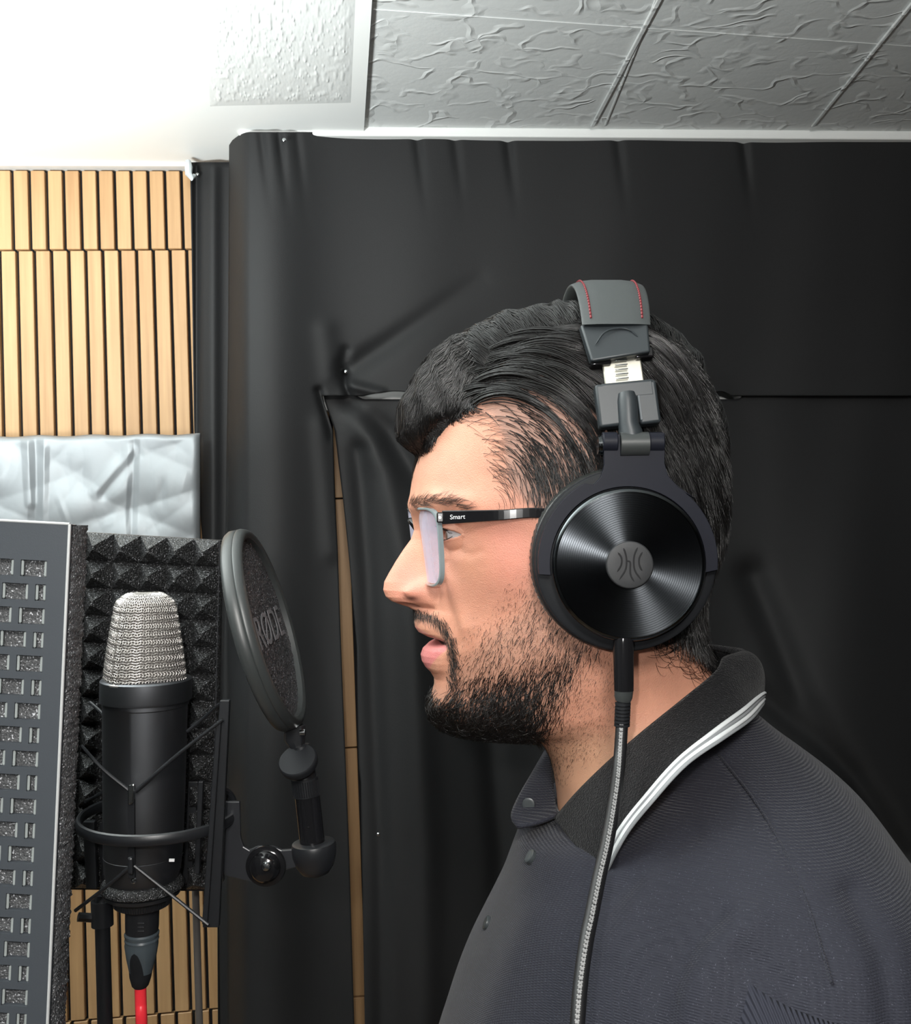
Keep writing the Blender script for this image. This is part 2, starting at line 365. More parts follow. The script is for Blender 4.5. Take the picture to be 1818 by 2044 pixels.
# ceiling: white painted part on the left with a worn grey patch, trowelled part on the right, slightly lower step
cb0, cb1 = hitZ(726, 250, ZC), hitZ(742, -10, ZC)
def cline(y): return cb0[0] + (cb1[0] - cb0[0]) * (y - cb0[1]) / (cb1[1] - cb0[1])
ceilo = struct(build('ceiling', G().slab([(XL, YF, ZC), (XR, YF, ZC), (XR, YB + .1, ZC), (XL, YB + .1, ZC)], (0, 0, .05)), M['ceil'], raw=True, smooth=False))
bd = .006
struct(build('ceiling_panel', G().slab([(XL, YF, ZC - bd), (cline(YF), YF, ZC - bd), (cline(YB), YB, ZC - bd), (XL, YB, ZC - bd)], (0, 0, bd - .0005)), M['ceilw'], parent=ceilo, raw=True, smooth=False))
# worn patch: lumpy plaster left bare on the white panel
def patch():
    nx, ny = 190, 120; P = np.zeros((nx, ny, 3)); 
    a, b, c, d = hitZ(400, -60, ZC - bd), hitZ(712, -60, ZC - bd), hitZ(420, 212, ZC - bd), hitZ(700, 205, ZC - bd)
    U, Vv = np.meshgrid(np.linspace(0, 1, nx), np.linspace(0, 1, ny), indexing='ij')
    for k in range(3): P[..., k] = (a[k] * (1 - U) + b[k] * U) * (1 - Vv) + (c[k] * (1 - U) + d[k] * U) * Vv
    e = np.minimum(np.minimum(U, 1 - U), 1 - Vv) * 14 
    z = rng.random((nx, ny)); z = (z + np.roll(z, 1, 0) + np.roll(z, 1, 1) + np.roll(z, 1, (0, 1))) / 4
    z2 = np.kron(rng.random((nx // 5 + 1, ny // 5 + 1)), np.ones((5, 5)))[:nx, :ny]
    for _ in range(3): z2 = (z2 + np.roll(z2, 1, 0) + np.roll(z2, -1, 0) + np.roll(z2, 1, 1) + np.roll(z2, -1, 1)) / 5
    dots = (rng.random((nx, ny)) > .985) * 1.0; dots = dots + .5 * (np.roll(dots, 1, 0) + np.roll(dots, -1, 0) + np.roll(dots, 1, 1) + np.roll(dots, -1, 1))
    P[..., 2] -= np.clip(e, 0, 1) * (.0008 + z * .0004 + np.clip(z2 - .58, 0, 1) * .0022 + dots * .0010)
    return G().grid(P)
struct(build('plaster_patch', patch(), mat('bare_plaster', (.70, .72, .71), .6), parent=ceilo, raw=True, angle=180))
def strip(p1, p2, w_, h, name, m, z=ZC):
    a, b = hitZ(*p1, z), hitZ(*p2, z); d = (b - a) / np.linalg.norm(b - a); nn = np.array([-d[1], d[0], 0]) * w_ / 2
    return struct(build(name, G().slab([a - nn, b - nn, b + nn, a + nn], (0, 0, -h)), m, parent=ceilo, raw=True, bevel=h * .45))
strip((1182, 250), (1345, -60), .006, .003, 'joint_strip', M['ceil'])
strip((1207, 250), (1332, -60), .003, .002, 'joint_strip', M['ceil'])
strip((1622, 250), (1840, -20), .005, .003, 'joint_strip', M['ceil'])
strip((745, 18), (1818, 92), .002, .001, 'joint_strip', M['ceil'])
# white coving along the top of the back wall
zc0 = hitY(900, 268, YCU)[2]
struct(tobox('trim_1', (hitY(478, 262, YCU)[0], YCU - .012, ZC - .012), (XR, YB, ZC + .001), M['ceilw'], bevel=.002))
struct(tobox('trim_2', (XL, YS - .010, ZC - .011), (-.12, YB, ZC + .001), M['wall'], bevel=.001))

# ---------------------------------------------------------------- slat wall
SLIT = None
rowz = [ZC - .012] + [float(hitY(200, y, YS)[2]) for y in (497, 1009, 1521, 2033)] + [float(hitY(200, 2545, YS)[2]), .02]
xA, xB = hitY(3, 520, YS)[0], hitY(343, 520, YS)[0]; pitch = (xB - xA) / 10; sw = pitch * .80
wallb = bpy.data.objects['wall_back']
struct(tobox('felt_backing', (XL, YB - .003, 0), (1.2, YB + .004, ZC - .012), M['felt'], parent=wallb))
_c = np.mean([float(hitY(a, b, YS)[0]) for a, b in ((695, 1300), (708, 1700), (681, 1060))])
_k = round((_c - xA - sw / 2) / pitch); SLIT = _c - (xA + _k * pitch + sw / 2)
for r in range(6):
    off = [-.0046, 0, .002, -.0015, .002, 0][r]
    hgt = rowz[r] - rowz[r + 1] - .0022
    g = G().box((sw / 2, .006, hgt / 2), (sw, .012, hgt)); me = None
    for k in range(-8, 24):
        x = xA + k * pitch + off + (SLIT - off if k >= 14 else 0)
        if me is None:
            o = build('slat', g, M['wood'], raw=True, smooth=False, bevel=.0008, seg=1); me = o.data
            mod = True; o.location = (0, 0, 0)
            base_off = np.array(o['_o']); o.parent = wallb; wo = np.array(wallb['_o'])
            p = o
        else:
            p = o.copy(); COL.objects.link(p)
        p.location = (np.array((x, YS + rng.uniform(-.0004, .0004), rowz[r + 1])) + base_off - wo).tolist()

# ---------------------------------------------------------------- curtains
def interp(y, tab): return np.interp(y, [a for a, _ in tab], [b for _, b in tab])
def seg_d(px, py, a, b):
    a = np.array(a, float); b = np.array(b, float); d = b - a; t = np.clip(((px - a[0]) * d[0] + (py - a[1]) * d[1]) / d.dot(d), 0, 1)
    return np.hypot(px - a[0] - t * d[0], py - a[1] - t * d[1]), t
def poly_d(px, py, pts):
    ds = [seg_d(px, py, pts[k], pts[k + 1])[0] for k in range(len(pts) - 1)]; return np.min(ds, axis=0)
def smooth(a, b, x): t = np.clip((x - a) / (b - a), 0, 1); return t * t * (3 - 2 * t)
def gs(d, s_): return np.exp(-(d / s_) ** 2)
def wrinkle(px, py):
    """cloth relief in metres, positive = away from the camera"""
    z = np.zeros_like(px)
    z -= .030 * np.exp(-((px - 535) / 90) ** 2)                                   # rounded column at the left edge
    z += .060 * np.clip((500 - px) / 45, 0, 1) ** 2
    z += .0022 * np.sin(px / 76 + py / 900) * smooth(700, 900, px) + .0006 * np.sin(px / 31 + 1 + py / 300)
    z += .009 * gs(poly_d(px, py, [(690, 742), (770, 690), (960, 560)]), 22) * np.exp(-((px - 690) / 210) ** 2)
    z += .005 * gs(poly_d(px, py, [(688, 745), (683, 722), (690, 700)]), 11)
    z -= .004 * gs(poly_d(px, py, [(662, 745), (655, 700), (650, 660)]), 22)
    z += .008 * gs(poly_d(px, py, [(636, 780), (645, 810), (662, 870)]), 8)
    z -= .004 * gs(poly_d(px, py, [(640, 850), (650, 960), (660, 1100)]), 20)
    z += .010 * gs(poly_d(px, py, [(700, 800), (690, 770), (686, 745)]), 8)
    z -= .007 * gs(poly_d(px, py, [(760, 785), (700, 770)]), 10)
    for x0, a in ((520, .005), (555, .007), (590, .004), (830, .005), (905, .004), (1010, .006), (1230, .004), (1480, .006)):
        z += a * gs(px - x0 - (py - 262) * .12, 9) * np.exp(-((py - 262) / 90) ** 2)
    return z
def wrinkle_low(px, py):
    z = .010 * np.sin(px / 70 + .6 * np.sin(py / 300)) * smooth(800, 1300, py) + .0006 * np.sin(px / 27 + py / 240)
    z += .010 * gs(poly_d(px, py, [(700, 800), (770, 860), (860, 1000), (960, 1300), (1000, 1700), (1010, 4200)]), 24)
    z -= .010 * gs(poly_d(px, py, [(720, 830), (770, 950), (820, 1200), (850, 1700), (860, 4200)]), 30)
    z += .008 * gs(poly_d(px, py, [(715, 900), (735, 1150), (760, 1700), (775, 4200)]), 20)
    z += .012 * gs(poly_d(px, py, [(1500, 1150), (1600, 1400), (1800, 1700)]), 30)
    z += .012 * gs(poly_d(px, py, [(1480, 1350), (1700, 1550), (1850, 1800)]), 24)
    return z
def P_at(px, py, Yw):
    d = ray_a(px, py); return CP + d * (Yw / d[..., 1])[..., None]
def ray_a(px, py): return fv + rv * ((px - 909.0) / FPX)[..., None] + uv * ((1022.0 - py) / FPX)[..., None]
Ledge = [(262, 650), (790, 642), (860, 664), (993, 668), (1100, 674), (1300, 681), (1525, 690), (1700, 697), (2044, 707), (2600, 720)]
Redge = [(760, 640), (800, 648), (860, 668), (930, 676), (993, 684), (1050, 690), (1120, 697), (1290, 712), (1450, 714), (1530, 716), (1560, 720), (1700, 722), (2044, 728), (2600, 740)]
LeftA = [(262, 458), (700, 456), (1070, 450), (1800, 437), (2044, 440), (2600, 440)]
PYB = 3600
def cgrid(pxl, pxr, py0, py1, nx, ny, Yp, fn, topf=None, botf=None):
    t = np.linspace(0, 1, ny); u = np.linspace(0, 1, nx)
    PY0 = py0 + 0 * u; PY1 = py1 + 0 * u
    U, Tt = np.meshgrid(u, t, indexing='ij')
    PY = py0 + (py1 - py0) * Tt
    l = interp(PY, pxl) if isinstance(pxl, list) else pxl + 0 * PY; r_ = interp(PY, pxr) if isinstance(pxr, list) else pxr + 0 * PY
    PX = l + (r_ - l) * U
    if topf: PY = PY + (1 - Tt) ** 8 * topf(PX)
    if botf: PY = PY + Tt ** 20 * botf(PX)
    return P_at(PX, PY, Yp + fn(PX, PY))
corner = lambda px: 26 * np.clip((500 - px) / 45, 0, 1) ** 2 + 3 * np.sin(px / 60) * 0
gA = G()
_bot = (lambda px: -9 * np.clip(np.sin(np.pi * np.clip((px - 725) / 125, 0, 1)), 0, 1) - 9 * np.clip(np.sin(np.pi * np.clip((px - 1415) / 45, 0, 1)), 0, 1))
def big_curtain():
    rows_ = np.concatenate([np.linspace(264, 790, 200), np.linspace(790, PYB, 330)[1:]]); nc1, nc2 = 70, 460
    PY = np.repeat(rows_[None], nc1 + nc2, 0); l = interp(PY[0], LeftA); m_ = interp(PY[0], Ledge)
    U1 = np.linspace(0, 1, nc1)[:, None]; U2 = np.linspace(0, 1, nc2 + 1)[1:, None]
    PX = np.concatenate([l + (m_ - l) * U1, m_ + (2400 - m_) * U2])
    Tt = (PY - 264) / (790 - 264); PY2 = PY + np.clip(1 - Tt, 0, 1) ** 8 * corner(PX) + (PX > 655) * np.clip(Tt, 0, 1) ** 20 * _bot(PX) * (PY <= 790)
    P = P_at(PX, PY2, YCU + wrinkle(PX, PY2)); g = G().grid(P); nr_ = len(rows_)
    g.f = [f for f in g.f if not (f[0] // nr_ >= nc1 - 1 and f[0] % nr_ >= 199)]
    used = sorted({v for f in g.f for v in f}); mp_ = {v: k for k, v in enumerate(used)}; V = np.vstack(g.v)[used]; F = [tuple(mp_[v] for v in f) for f in g.f]
    return G().add(V, F)
gA = big_curtain()
cA = build('blackout_curtain', gA, M['curtain'], raw=True, angle=180)
sol = cA.modifiers.new('thickness', 'SOLIDIFY'); sol.thickness = .0012; sol.offset = 0
tag(cA, 'large black blackout cloth hung from the ceiling, rounded column at its left edge', 'curtain')
gB = G(); gB.grid(cgrid(Redge, 2400, 780, PYB, 420, 420, YCU + .012, wrinkle_low, topf=lambda px: 17 * smooth(690, 730, px) * (1 - smooth(1470, 1500, px))))
cB = build('lower_curtain', gB, M['curtain'], raw=True, angle=180)
sol = cB.modifiers.new('thickness', 'SOLIDIFY'); sol.thickness = .0012; sol.offset = 0
tag(cB, 'lower black cloth right of the narrow wooden slit, hanging below the seam behind the man', 'curtain')
LC = [(300, 379), (500, 383), (860, 388), (1070, 404), (1800, 434), (2600, 438)]
RC = [(300, 470), (2600, 470)]
gC = G(); gC.grid(cgrid(LC, RC, 324, PYB, 40, 260, YS - .03, lambda px, py: .012 * gs(px - 392, 9) - .008 * gs(px - 425, 14)))
cC = build('side_curtain', gC, M['curtain'], raw=True, angle=180)
sol = cC.modifiers.new('thickness', 'SOLIDIFY'); sol.thickness = .0012; sol.offset = 0
tag(cC, 'narrow black cloth strip pinned beside the wooden slats, left of the large curtain', 'curtain')
# batten the lower cloth is pinned to
a, b_ = hitY(640, 793, YCU + .03), hitY(1480, 776, YCU + .03)
struct(build('trim_3', G().slab([a + (0, 0, -.018), b_ + (0, 0, -.018), b_ + (0, 0, .018), a + (0, 0, .018)], (0, .018, 0)), M['ceilw'], raw=True, smooth=False, bevel=.002))

def pin(px, py, Yw, label, r=5.0, m='chrome'):
    c = hitY(px, py, Yw); g = G(); k = r * Yw / FPX
    g.lathe(c, (0, -1, .15), [(-k, k * .25), (0, k * .3), (.001, k), (k * .5, k), (k * .8, k * .7), (k * .9, 0.0002)], 16)
    g2 = g
    return tag(build('push_pin', g, M[m], raw=True), label, 'pin', 'push pins in the curtains')
YP = YCU + float(wrinkle(np.array(690.), np.array(742.)))
pin(690, 742, YP - .004, 'small shiny pin at the puckered crease above the wooden slit')
pin(567, 280, YCU - .034, 'tiny pin at the top of the curtain near its rounded left corner', 4)
pin(394, 349, YS - .036, 'tiny pin at the top of the narrow side curtain', 3.5)
pin(755, 1665, YCU - .006 + .006, 'small pin low on the black cloth right of the slit, beside the chest', 3.6)
hk = hitY(376, 342, YS - .04)
g = G(); g.tube([hk + (0, 0, .014), hk + (0.001, -.004, .004), hk + (.001, -.006, -.006), hk + (.005, -.004, -.011), hk + (.008, 0, -.006)], [.004, .0055, .005, .004, .003], 10)
tag(build('adhesive_hook', g, mat('clear_plastic', (.55, .6, .62), .2), raw=True), 'small clear plastic hook at the top right end of the slats', 'hook')

# ---------------------------------------------------------------- silver sheet
def sheet():
    nx, ny = 260, 170; PX, PY = np.meshgrid(np.linspace(-90, 400, nx), np.linspace(866, 1500, ny), indexing='ij')
    z = np.zeros_like(PX); R = np.random.default_rng(3)
    for k in range(46):
        a = R.uniform([-80, 860], [410, 1200]); th = R.uniform(-1.1, 1.1) + math.pi / 2; L = R.uniform(40, 150); b = a + L * np.array([math.cos(th), math.sin(th)])
        d, t = seg_d(PX, PY, a, b); s_ = R.uniform(8, 22); z += R.choice([-1, 1]) * R.uniform(.0015, .005) * np.clip(1 - d / s_, 0, 1) * np.sin(np.pi * np.clip(t, .02, 1))
    dd = [(72, 870, 70, 1050, .010, 16), (88, 890, 85, 1040, -.008, 12), (268, 880, 262, 1070, .008, 12), (55, 880, 62, 1000, -.010, 14), (190, 980, 262, 900, -.007, 16), (205, 985, 275, 905, .006, 14)]
    zz = np.zeros_like(z)
    for k in range(9):
        fx, fy, p1, p2 = R.uniform(.008, .03), R.uniform(.004, .02), R.uniform(0, 6), R.uniform(0, 6); zz += (.9 - np.abs(np.sin(PX * fx * R.choice([-1, 1]) + PY * fy + 1.4 * np.sin(PY / 60 + p1) + p2))) * .0035 * .02 / (fx + .006)
    z = z * .5 + zz
    for x1, y1, x2, y2, A, s_ in dd: z += .55 * A * np.clip(1 - seg_d(PX, PY, (x1, y1), (x2, y2))[0] / s_, 0, 1)
    e = np.clip((PX - 380) / 20, 0, 1); z += .02 * e ** 3; z += .014 * np.clip((876 - PY) / 10, 0, 1) ** 2
    PY = PY + 1.5 * np.sin(PX / 17) * (PY < 900) + 16 * e ** 4 * (PY < 900) * 0 + (PX - 400) * (-.012)
    return G().grid(P_at(PX, PY, YS - .075 + z * .6))
sh = build('silver_sheet', sheet(), M['silver'], raw=True, angle=180)
sol = sh.modifiers.new('thickness', 'SOLIDIFY'); sol.thickness = .012; sol.offset = -1 if False else 1
tag(sh, 'crinkled silver sheet wrapped over a board in front of the wooden slats', 'sheet')

# ---------------------------------------------------------------- microphone shield
shd = thing('microphone_shield', 'grey slotted metal vocal shield with black foam lining around the microphone', 'shield', q(150, 1900, 60))
YN = -560.0
def edge(py, o=0): return 140 + o - (py - 1047) * .0445
EX = axes_roll(0)
g = G(); ge = G()
def npt(px, py, Y=YN): 
    # panel coordinates: same depth plane, rows slightly sloped
    return q(px - (py - 1047) * .0445, py + (px - 140) * .055, Y)
def piece(g_, x0, x1, y0, y1, Y=YN, th=9):
    g_.slab([npt(x0, y0, Y), npt(x1, y0, Y), npt(x1, y1, Y), npt(x0, y1, Y)], (0, th, 0))
ROW0, RP, SH = 1122, 47.6, 33
nrow = 27; X0 = -190
y = 1047; piece(g, X0, 140, 1047, ROW0)
for k in range(nrow):
    ya = ROW0 + k * RP; yb = ya + SH
    slots = []; x = 97 
    first = (52 if k % 2 == 0 else 21)
    x1 = x
    while x1 > X0 + 60:
        slots.append((x1 - first, x1)); x1 = x1 - first - 14; first = 52
    prev = 140
    for (a, b_) in slots:
        piece(g, b_, prev, ya, yb); prev = a
        for (p0, p1) in ((a, a + 5.5), (b_ - 5.5, b_)):
            ge.add(*(lambda G_: (G_.v[0], G_.f))(G().slab([npt(p0, ya + 1, YN + 2), npt(p1, ya + 1, YN + 2), npt(p1, yb - 1, YN + 2), npt(p0, yb - 1, YN + 2)], (0, 5, 0))))
    piece(g, X0, prev, ya, yb)
    piece(g, X0, 140, yb, ROW0 + (k + 1) * RP)
yend = ROW0 + nrow * RP
build('outer_panel', g, M['shield'], shd, smooth=False)
build('slot_edge', ge, M['slotedge'], shd, smooth=False, bevel=.0005, seg=1)['label'] = 'pale bare edges of the slots'
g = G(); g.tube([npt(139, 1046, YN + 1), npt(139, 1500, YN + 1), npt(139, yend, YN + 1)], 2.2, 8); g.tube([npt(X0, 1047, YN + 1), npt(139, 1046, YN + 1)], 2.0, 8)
build('edge_highlight_bead', g, mat('edge_highlight', (.45, .46, .46), .35), shd)['label'] = 'rolled edge of the panel, its highlight painted pale'  # highlight along the edge painted as a pale bead
g = G(); g.slab([npt(136, 1048, YN + 8), npt(140, 1048, YN + 8), npt(140, yend, YN + 8), npt(136, yend, YN + 8)], (0, 26, 0))
g.slab([npt(X0, 1048, YN + 8), npt(140, 1048, YN + 8), npt(140, 1051, YN + 8), npt(X0, 1051, YN + 8)], (0, 26, 0))
build('side_lip', g, M['satin'], shd, smooth=False)
def foamstrip():
    n = 300; ys = np.linspace(1050, yend, n); G_ = G()
    prof = [(X0, YN + 14), (X0 / 2, YN + 14), (60, YN + 14), (137, YN + 14), (140, YN + 20), (141, YN + 34), (141, YN + 50), (140, YN + 66), (136, YN + 76), (80, YN + 80), (X0, YN + 80)]
    P = np.zeros((n, len(prof), 3))
    for i, y in enumerate(ys):
        for j, (x, Y) in enumerate(prof):
            xr = X_at = q(140 - (y - 1047) * .0445, y, YN)[0] + (x - 140) * .72
            P[i, j] = (xr + (rng.normal(0, 1.1) if 3 < j < 9 else rng.normal(0, .4)), Y + rng.normal(0, .8), q(0, y + (x - 140) * .04, YN)[2])
    return G_.grid(P, closev=True)
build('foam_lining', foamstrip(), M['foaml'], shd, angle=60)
# far wing: pyramid foam
def pyramid():
    G_ = G(); V = []; F = []
    a, b, c, d = q(120, 1060, 70), q(441, 1079, 70), q(95, 1772, 70), q(424, 1776, 70)
    nx, nz = 6, 13; 
    def pt(u, v, y): 
        p = (a * (1 - u) + b * u) * (1 - v) + (c * (1 - u) + d * u) * v; return p + np.array([0, y, 0])
    for i in range(nx):
        for k in range(nz):
            u0_, u1, v0, v1 = i / nx, (i + 1) / nx, k / nz, (k + 1) / nz; um, vm = (u0_ + u1) / 2, (v0 + v1) / 2
            e = 0.0
            G_.add([pt(u0_, v0, 0), pt(u1, v0, 0), pt(u1, v1, 0), pt(u0_, v1, 0), pt(um - .006, vm - .006, -40), pt(um + .006, vm - .006, -40), pt(um + .006, vm + .006, -40), pt(um - .006, vm + .006, -40)],
                   [(0, 1, 5, 4), (1, 2, 6, 5), (2, 3, 7, 6), (3, 0, 4, 7), (4, 5, 6, 7)])
    G_.slab([pt(0, 0, 0), pt(1, 0, 0), pt(1, 1, 0), pt(0, 1, 0)], (0, 24, 0))
    return G_
build('pyramid_foam', pyramid(), M['foamd'], shd, smooth=False)['label'] = 'black pyramid foam inside the shield behind the microphone'
g = G(); a, b, c, d = q(100, 1058, 96), q(444, 1078, 96), q(80, 1775, 96), q(427, 1779, 96)
g.slab([a, b, d, c], (0, 8, 0)); g.slab([b + (-3, -30, 0), b + (2, -30, 0), d + (2, -30, 0), d + (-3, -30, 0)], (0, 34, 0))
a0 = q(-560, 1020, 96); c0 = q(-560, 1775, 96)
g.slab([a0, a, c, c0], (0, 8, 0))
build('far_panel', g, M['satin'], shd, smooth=False)
g = G(); L0 = npt(X0, 1047, YN); L1 = npt(X0, yend, YN)
g.slab([L0, np.array([a0[0], 96, a0[2]]), np.array([c0[0], 96, c0[2]]), L1], (-8, 0, 0))
build('back_panel', g, M['shield'], shd, smooth=False)

# ---------------------------------------------------------------- microphone
MY = -60.0
def mq(px, py, dy=0): return q(px, py, MY + dy)
mic = thing('microphone', 'black studio condenser microphone with silver mesh head inside the shield', 'microphone', mq(282, 1795))
kk = .97
def mlathe(g, rows, n=64):   # rows (px centre, py, radius px in image)
    P = []
    an = np.arange(n) * 2 * math.pi / n
    for cx, y, r in rows:
        c = mq(cx, y); P.append(np.stack([c[0] + r * kk * np.cos(an), c[1] + r * kk * np.sin(an), c[2] + 0 * an], 1))
    P = np.array(P); k0 = g.n; g.grid(P, closev=True); m = len(P)
    g.f.append(tuple(k0 + j for j in range(n))); g.f.append(tuple(k0 + (m - 1) * n + j for j in range(n))[::-1])
    return g
g = mlathe(G(), [(292, 1352, 70), (292, 1353, 85), (292, 1356, 88.5), (292, 1392, 89), (291, 1397, 88), (291, 1398, 83.5), (291, 1406, 83.5), (290, 1408, 82), (288, 1600, 79), (286, 1700, 76.5), (286, 1702, 76)])
build('body', g, M['micb'], mic)
g = mlathe(G(), [(286, 1702, 75), (285.6, 1703, 76.3), (285, 1735, 74), (284, 1752, 69), (284, 1756, 67)])
build('base_collar', g, M['micb'], mic)
g = G(); p = mq(343, 1717, -52); g.box(p, (10, 3, 5)); build('marking', g, M['white'], mic, smooth=False)['label'] = 'tiny pale marking'
g = G().lathe(mq(268, 1757, -76), (0, -1, .1), [(0, 5), (6, 5), (8, 3), (8.5, .1)], 16); build('screw', g, M['chrome'], mic)
# mesh head: rounded rectangular taper
GR = math.radians(28)
def gsec(v, phi, infl=0):      # v 0 bottom .. 1 top
    y = 1357 - 177 * v; cx = 289 + 1.5 * v
    r = (82 - 27 * v ** 1.25) if v < .80 else (82 - 27 * .80 ** 1.25 - 0) * math.sqrt(max(0, 1 - ((v - .80) / .205) ** 2)) ** .9 * 1.0
    r = r + infl
    p_ = 3.2; c_, s__ = math.cos(phi), math.sin(phi); rr = (abs(c_) ** p_ + abs(s__) ** p_) ** (-1 / p_)
    x, yy = rr * c_ * r * .93, rr * s__ * r * .86
    X = x * math.cos(GR) - yy * math.sin(GR); Yy = x * math.sin(GR) + yy * math.cos(GR)
    c = mq(cx, y); return np.array([c[0] + X * kk, c[1] + Yy * kk, c[2]])
nphi = 96
P = np.array([[gsec(v, j * 2 * math.pi / nphi, -5) for j in range(nphi)] for v in np.linspace(0, .995, 30)])
build('inner_gauze', G().grid(P, closev=True), M['meshb'], mic, angle=180)
gw = G(); nr = 34
for i in range(nr):
    v = .01 + (i / nr) * .985; m_ = 120
    pts = np.array([gsec(v + (.008 if (j // 2) % 2 == 0 else -.002), j * 2 * math.pi / m_, 1.2 if (j + i) % 2 else -1.2) for j in range(m_ + 1)])
    gw.tube(pts, 1.25, 4, cap=False)
nv = 84
for j in range(nv):
    ph = j * 2 * math.pi / nv
    pts = np.array([gsec(v, ph + (.018 if int(v * nr) % 2 else -.018), 1.4 if int(v * nr * 2) % 2 else -1.0) for v in np.linspace(0, .985, 46)])
    gw.tube(pts, 1.05, 4, cap=False)
o = build('mesh_head', gw, M['mesh'], mic, angle=180); o['kind'] = 'stuff'; o['label'] = 'silver woven wire mesh head'
g = G(); g.tube([gsec(0, j * 2 * math.pi / 60, 2) for j in range(61)], 2.6, 6, cap=False); build('mesh_rim', g, M['mesh'], mic)

# shock mount
sm = thing('shock_mount', 'black ring and strut shock mount with elastic cords cradling the microphone', 'shock mount', mq(290, 1850))
cz = q(0, 1628, MY)[2]; RCX = q(317, 0, MY)[0]
g = G(); an = np.linspace(0, 2 * math.pi, 73)
g.tube([(RCX + 146 * math.cos(a), MY + 150 * math.sin(a), cz) for a in an], 11, 10, cap=False, ry=6, up=(0, 0, 1)); build('ring', g, M['plastic'], sm)
# loop on the right where the ring meets the hinge
g = G(); g.tube(spline(QL((425, 1578, -80), (452, 1582, -60), (464, 1604, -50), (455, 1628, -60), (420, 1645, -90)), 24), 9, 10); build('ring_loop', g, M['plastic'], sm)
def strut(p1, p2, w1, w2, Y1, Y2, th=14, name='strut', m='plastic'):
    g = G(); a, b = q(*p1, Y1), q(*p2, Y2)
    g.slab([a + (-w1 / 2, 0, 0), a + (w1 / 2, 0, 0), b + (w2 / 2, 0, 0), b + (-w2 / 2, 0, 0)], (0, th, 0)); return build(name, g, M[m], sm, smooth=False, bevel=.0006)
strut((448, 1398), (420, 1852), 18, 30, -150, -150)
strut((436, 1440), (408, 1846), 9, 10, -163, -160, 8)
strut((385, 1560), (372, 1765), 20, 20, 60, 60)
strut((176, 1640), (182, 1775), 24, 22, 20, 20)
strut((197, 1640), (212, 1790), 12, 10, 60, 60)
strut((400, 1560), (392, 1745), 10, 10, -30, -30)
FY = MY - 84
g = G(); g.slab([q(256, 1592, FY), q(270, 1592, FY), q(271, 1752, FY + 6), q(257, 1752, FY + 6)], (0, -6, 0)); build('front_bar', g, M['plastic'], sm, smooth=False, bevel=.0006)
g = G(); g.slab([q(257, 1566, FY - 9), q(270, 1563, FY - 9), q(268, 1600, FY - 9), q(262, 1605, FY - 9), q(257, 1603, FY - 9)], (0, -7, 0)); o = build('cord_clip', g, M['chrome'], sm, smooth=False, bevel=.0007); o['label'] = 'shiny cord clip'
g = G(); g.slab([q(257, 1708, FY - 3), q(268, 1708, FY - 3), q(269, 1742, FY - 3), q(258, 1742, FY - 3)], (0, -12, 0)); build('cord_clip', g, M['plastic'], sm, smooth=False, bevel=.0012)
def cord(*pts): 
    g = G(); g.tube(spline(QL(*pts), 14), 3.4, 8); return build('elastic_cord', g, M['plastic'], sm)
cord((445, 1436, -165), (360, 1502, -158), (270, 1580, FY - 12)); cord((258, 1578, FY - 12), (205, 1535, -150), (162, 1488, -140))
cord((262, 1728, FY - 8), (210, 1772, -150), (150, 1818, -140)); cord((268, 1728, FY - 8), (340, 1785, -155), (416, 1846, -166))
cord((180, 1402, -40), (196, 1416, -60), (212, 1432, -85)); cord((440, 1404, -140), (410, 1430, -110), (374, 1460, -100))
cord((440, 1404, 60), (415, 1425, 60), (380, 1450, 20)); cord((205, 1580, 60), (190, 1590, 40), (170, 1600, 0))
g = mlathe(G(), [(284, 1752, 70), (284, 1756, 76), (284, 1762, 80), (284, 1770, 80), (284, 1775, 72)]); build('cradle_pad', g, M['foamd'], sm)
g = mlathe(G(), [(284, 1773, 60), (284, 1775, 76), (284, 1782, 74), (283, 1790, 60), (283, 1792, 50)]); build('cradle_base', g, M['plastic'], sm)
g = G(); nk = 72
g = mlathe(G(), [(284, 1784, 54), (284, 1786, 58), (284, 1802, 54), (284, 1806, 50)], 48)
for j in range(nk):
    a = j * 2 * math.pi / nk; c = mq(284, 1794); c1 = mq(284, 1787); c2 = mq(284, 1803)
    g.tube([c1 + (57 * kk * math.cos(a), 57 * kk * math.sin(a), 0), c2 + (54 * kk * math.cos(a), 54 * kk * math.sin(a), 0)], 1.6, 4)
build('locking_nut', g, M['plastic'], sm)

# connector and red cable
cn = thing('cable_connector', 'black and grey connector plugged into the microphone base', 'connector', mq(281, 1968))
build('shell', mlathe(G(), [(284, 1800, 30), (284, 1804, 33), (283.5, 1850, 32.5), (283, 1862, 31)], 48), M['plastic'], cn)
g = G()
for k in range(3): g.box(mq(281, 1843 + k * 8, -32), (13, 3, 3))
build('raised_marks', g, M['satin'], cn, smooth=False, bevel=.0004)
rows = [(283, 1858, 31), (283, 1862, 34)] + [(283, 1866 + 4 * k, 33.5 - (1.5 if k % 2 else 0)) for k in range(4)] + [(282.5, 1884, 33), (282, 1910, 29), (281, 1940, 22), (280.5, 1950, 20.5)]
build('grey_sleeve', mlathe(G(), rows, 48), M['xgrey'], cn)
g = mlathe(G(), [(281, 1932, 23), (280.5, 1948, 21.5), (280, 1966, 16.5), (280, 1970, 13)], 40)
P = []; 
